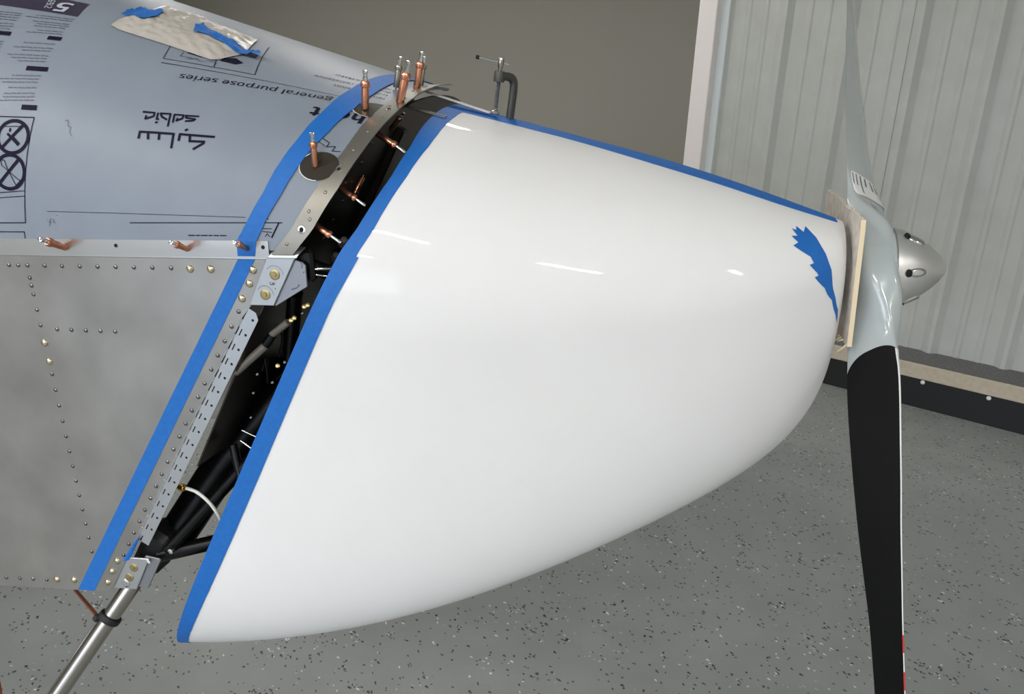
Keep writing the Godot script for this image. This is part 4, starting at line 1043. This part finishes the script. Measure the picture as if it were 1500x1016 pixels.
# ------------------------------------------------------------------ clecos (spring sheet-metal pins)
func cleco(label: String, grp: String, at: Vector3, dir: Vector3, kind := "copper", k := 1.0):
	var t = Node3D.new(); t.name = "cleco"; tag(t, label, "cleco", grp); add_child(t, true)
	t.transform = AIR * Transform3D(basis_to(dir) * k, at)
	var body = M.copper if kind != "steel" else M.steel
	var s = st0(); lathe(s, [[0.0, 0.0], [0.0036, 0.0], [0.0040, 0.001], [0.0040, 0.020], [0.0036, 0.0215], [0.0036, 0.0222], [0.0050, 0.0228], [0.0052, 0.0250], [0.0050, 0.0272], [0.0040, 0.0290], [0.0, 0.0290]], 18); inst(t, "body", done(s), body)
	s = st0()
	if kind == "inside": lathe(s, [[0.0, 0.029], [0.0022, 0.029], [0.0022, 0.042], [0.0016, 0.0435], [0.0, 0.044]], 12)
	else: lathe(s, [[0.0, 0.029], [0.0027, 0.029], [0.0027, 0.033], [0.0021, 0.0335], [0.0021, 0.0365], [0.0030, 0.037], [0.0029, 0.0395], [0.0, 0.0405]], 12)
	inst(t, "plunger", done(s), M.chrome)
	s = st0(); lathe(s, [[0.0, -0.004], [0.0012, -0.004], [0.0012, 0.0002], [0.0, 0.0002]], 8); inst(t, "tip", done(s), M.steel)

func build_clecos():
	var sd = Vector3(0.06, 0.40, 0.90)
	cleco("copper cleco in the fuselage flange, nearest the left edge, below the boxed print", "copper clecos in the side flange", Vector3(-0.271, 0.0095, 0.0015), sd, "copper", 1.05)
	cleco("copper cleco in the fuselage flange, under the ruled line, second of three", "copper clecos in the side flange", Vector3(-0.106, 0.0095, 0.0015), sd, "copper", 0.85)
	cleco("copper cleco pushed through the blue tape on the fuselage flange", "copper clecos in the side flange", Vector3(-0.030, 0.011, 0.0015), sd + Vector3(0.05, 0.0, 0), "copper", 0.8)
	var p = ws_up(0.0009)
	cleco("upright copper cleco in the lower film cut-out, between blue tape and arched strip", "copper clecos in the windshield", p.call(0.048, 0.1045), Vector3(0.07, 0.98, 0.14), "copper", 0.92)
	cleco("upright copper cleco in the upper film cut-out, beside the large printed letters", "copper clecos in the windshield", p.call(0.0755, 0.2085), Vector3(0.12, 0.99, 0.06), "copper", 1.10)
	cleco("copper cleco standing on the arched strip near its crown, left front of four", "clecos on the crown of the arched strip", strip_p(0.62, 1.06), Vector3(0.33, 0.95, 0.02), "copper", 1.25)
	cleco("copper cleco standing on the arched strip crown, right front of four", "clecos on the crown of the arched strip", strip_p(0.28, 1.33), Vector3(0.24, 0.98, 0.0), "copper", 1.15)
	cleco("slim silver cleco behind the left front copper one on the arched strip crown", "clecos on the crown of the arched strip", Vector3(0.084, 0.180, -0.205), Vector3(0.24, 0.98, 0.0), "steel", 0.95)
	cleco("slim silver cleco behind the right front copper one on the arched strip crown", "clecos on the crown of the arched strip", Vector3(0.094, 0.182, -0.272), Vector3(0.22, 0.98, 0.0), "steel", 0.95)
	var n = Vector3(0.84, -0.54, 0.06)
	cleco("copper cleco sticking out of the dark gap, lowest, near the end of the arched strip", "clecos in the dark gap", Vector3(0.041, 0.037, -0.021), n, "inside", 0.95)
	cleco("copper cleco sticking out of the dark gap, middle one below the arched strip", "clecos in the dark gap", Vector3(0.061, 0.073, -0.054), n, "inside", 0.92)
	cleco("copper cleco sticking out of the dark gap, highest one, near the cowl tape", "clecos in the dark gap", Vector3(0.092, 0.128, -0.11), n, "inside", 0.95)
	cleco("dim copper cleco deep in the dark gap, above the highest bright one", "clecos in the dark gap", Vector3(0.094, 0.131, -0.15), Vector3(0.55, 0.5, 0.2), "copper", 0.75)
	cleco("dim copper cleco deep in the dark gap, beside the row of firewall rivets", "clecos in the dark gap", Vector3(0.062, 0.076, -0.125), Vector3(-0.25, -0.7, 0.5), "copper", 0.85)

# ------------------------------------------------------------------ clamp, bar, bag
func build_clamp_and_bag():
	# white bar from the strip to the cowl
	var s = st0(); var a = Vector3(0.100, 0.1745, -0.272); var b = Vector3(0.190, 0.1445, -0.272)
	var d = (b - a).normalized(); var up = Vector3(0, 0, 1).cross(d)
	cbox(s, Transform3D(Basis(d, up, Vector3(0, 0, 1)), (a + b) / 2), Vector3(a.distance_to(b), 0.0016, 0.016), 0.0004)
	single("alignment_bar", s, M.white, "thin white bar bridging from the arched strip to the cowl top, under the clamp", "bar")
	# C-clamp on the top joint
	var foot = Vector3(0.1955, 0.1415, -0.272)
	var c = thing("c_clamp", "small grey iron C-clamp with a chrome handle on the cowl's top joint", "clamp", "", foot)
	var w = Vector3(0.16, 0.985, -0.02).normalized()                     # screw axis
	var side = Vector3(0.55, -0.1, -0.83).normalized(); side = (side - w * side.dot(w)).normalized()
	var fx = Transform3D(basis_to(w), foot)
	s = st0(); lathe(s, [[0.0, 0.0], [0.0055, 0.0], [0.0062, 0.002], [0.0050, 0.005], [0.0030, 0.006], [0.0, 0.006]], 16, fx); part(c, "swivel_pad", s, M.chrome)
	s = st0(); lathe(s, [[0.0, 0.005], [0.0028, 0.005]], 14, fx)
	var thread := [[0.0028, 0.005]]
	for k in 30:
		thread.append([0.0030, 0.006 + k * 0.0016]); thread.append([0.0025, 0.0068 + k * 0.0016])
	thread.append_array([[0.0030, 0.056], [0.0030, 0.060], [0.0040, 0.062], [0.0042, 0.069], [0.0034, 0.072], [0.0, 0.073]])
	lathe(s, thread, 14, fx); part(c, "screw", s, M.steel)
	# frame: boss, top arm, spine, lower arm under the joint
	s = st0(); lathe(s, [[0.0, 0.042], [0.0068, 0.042], [0.0072, 0.044], [0.0072, 0.054], [0.0064, 0.056], [0.0, 0.056]], 18, fx)
	var q = func(along, out): return foot + w * along + side * out
	var path = smooth([q.call(0.049, 0.004), q.call(0.0505, 0.014), q.call(0.0475, 0.0245), q.call(0.037, 0.0285), q.call(0.0, 0.0285), q.call(-0.030, 0.0285), q.call(-0.040, 0.024), q.call(-0.043, 0.012), q.call(-0.042, 0.0)], 5)
	var nb = w.cross(side).normalized()
	var ring := []
	for i in path.size():
		var t = ((path[min(i + 1, path.size() - 1)] as Vector3) - (path[max(i - 1, 0)] as Vector3)).normalized(); var nn = nb.cross(t).normalized()
		var row := []
		for k in [[-1, -0.6], [-0.6, -1], [0.6, -1], [1, -0.6], [1, 0.6], [0.6, 1], [-0.6, 1], [-1, 0.6]]: row.append(path[i] + nn * 0.0052 * k[0] + nb * 0.0040 * k[1])
		ring.append(row)
	group(s)
	for i in ring.size() - 1:
		for k in 8: quad(s, ring[i][k], ring[i + 1][k], ring[i + 1][(k + 1) % 8], ring[i][(k + 1) % 8])
	lathe(s, [[0.0, 0.0], [0.0055, 0.0], [0.0055, 0.010], [0.0, 0.010]], 14, Transform3D(basis_to(w), q.call(-0.046, 0.0)))
	part(c, "frame", s, M.clamp)
	var hd = Vector3(-0.93, 0.24, 0.25).normalized()
	s = st0(); tube(s, [foot + w * 0.0665 + hd * 0.030, foot + w * 0.0665 - hd * 0.010], 0.0011, 8); var hb = part(c, "handle_bar", s, M.chrome)
	s = st0(); lathe(s, [[0.0, 0.0], [0.0022, 0.0], [0.0025, 0.001], [0.0025, 0.0042], [0.0, 0.005]], 12, Transform3D(basis_to(hd), foot + w * 0.0665 + hd * 0.029)); sub(hb, "end_cap", s, M.black_matt)
	s = st0(); lathe(s, [[0.0, 0.0], [0.0019, 0.0], [0.0019, 0.003], [0.0, 0.0035]], 12, Transform3D(basis_to(-hd), foot + w * 0.0665 - hd * 0.008)); sub(hb, "end_cap", s, M.chrome)
	# hardware bag taped to the windshield
	var outline = PackedVector2Array([Vector2(-0.269, 0.318), Vector2(-0.254, 0.309), Vector2(-0.19, 0.290), Vector2(-0.127, 0.2695), Vector2(-0.119, 0.2735), Vector2(-0.100, 0.300), Vector2(-0.115, 0.368), Vector2(-0.19, 0.405), Vector2(-0.250, 0.425), Vector2(-0.262, 0.431), Vector2(-0.256, 0.385), Vector2(-0.268, 0.335)])
	var bn = FastNoiseLite.new(); bn.seed = 12; bn.frequency = 34.0; bn.fractal_octaves = 4
	var cen = Vector2(-0.18, 0.345)
	var puff = func(x, v):
		var ed = 1e9
		for i in outline.size():
			var e = Geometry2D.get_closest_point_to_segment(Vector2(x, v), outline[i], outline[(i + 1) % outline.size()]).distance_to(Vector2(x, v)); ed = minf(ed, e)
		var h = 0.0016 + 0.0055 * smoothstep(0.0, 0.03, ed) + 0.0065 * absf(bn.get_noise_2d(x, v * 2.0)) * smoothstep(0.0, 0.008, ed)
		return ws_up(maxf(h, 0.0012)).call(x, v)
	s = st0(); decal(s, outline, puff, 0.0035)
	var bag = single("plastic_bag", s, M.bag, "crumpled milky plastic bag of small parts taped on top of the windshield", "plastic bag")
	var bt = st0(); decal(bt, PackedVector2Array([Vector2(-0.2715, 0.347), Vector2(-0.262, 0.384), Vector2(-0.234, 0.372), Vector2(-0.226, 0.360), Vector2(-0.2285, 0.342), Vector2(-0.240, 0.333), Vector2(-0.250, 0.338), Vector2(-0.256, 0.345)]), func(x, v): return (puff.call(x, v) as Vector3) + ws_n(x, v) * 0.0018, 0.0035)
	single("masking_tape", bt, M.tape, "short square of blue masking tape on the rear end of the plastic bag", "masking tape", "blue tape pieces on the plastic bag")
	bt = st0(); decal(bt, PackedVector2Array([Vector2(-0.170, 0.319), Vector2(-0.182, 0.351), Vector2(-0.178, 0.346), Vector2(-0.174, 0.353), Vector2(-0.1685, 0.345), Vector2(-0.13, 0.322), Vector2(-0.081, 0.300), Vector2(-0.077, 0.284), Vector2(-0.12, 0.300), Vector2(-0.155, 0.319)]), func(x, v): return (puff.call(x, v) as Vector3) + ws_n(x, v) * 0.0020, 0.0035)
	single("masking_tape", bt, M.tape, "long narrow blue masking tape across the front end of the plastic bag", "masking tape", "blue tape pieces on the plastic bag")
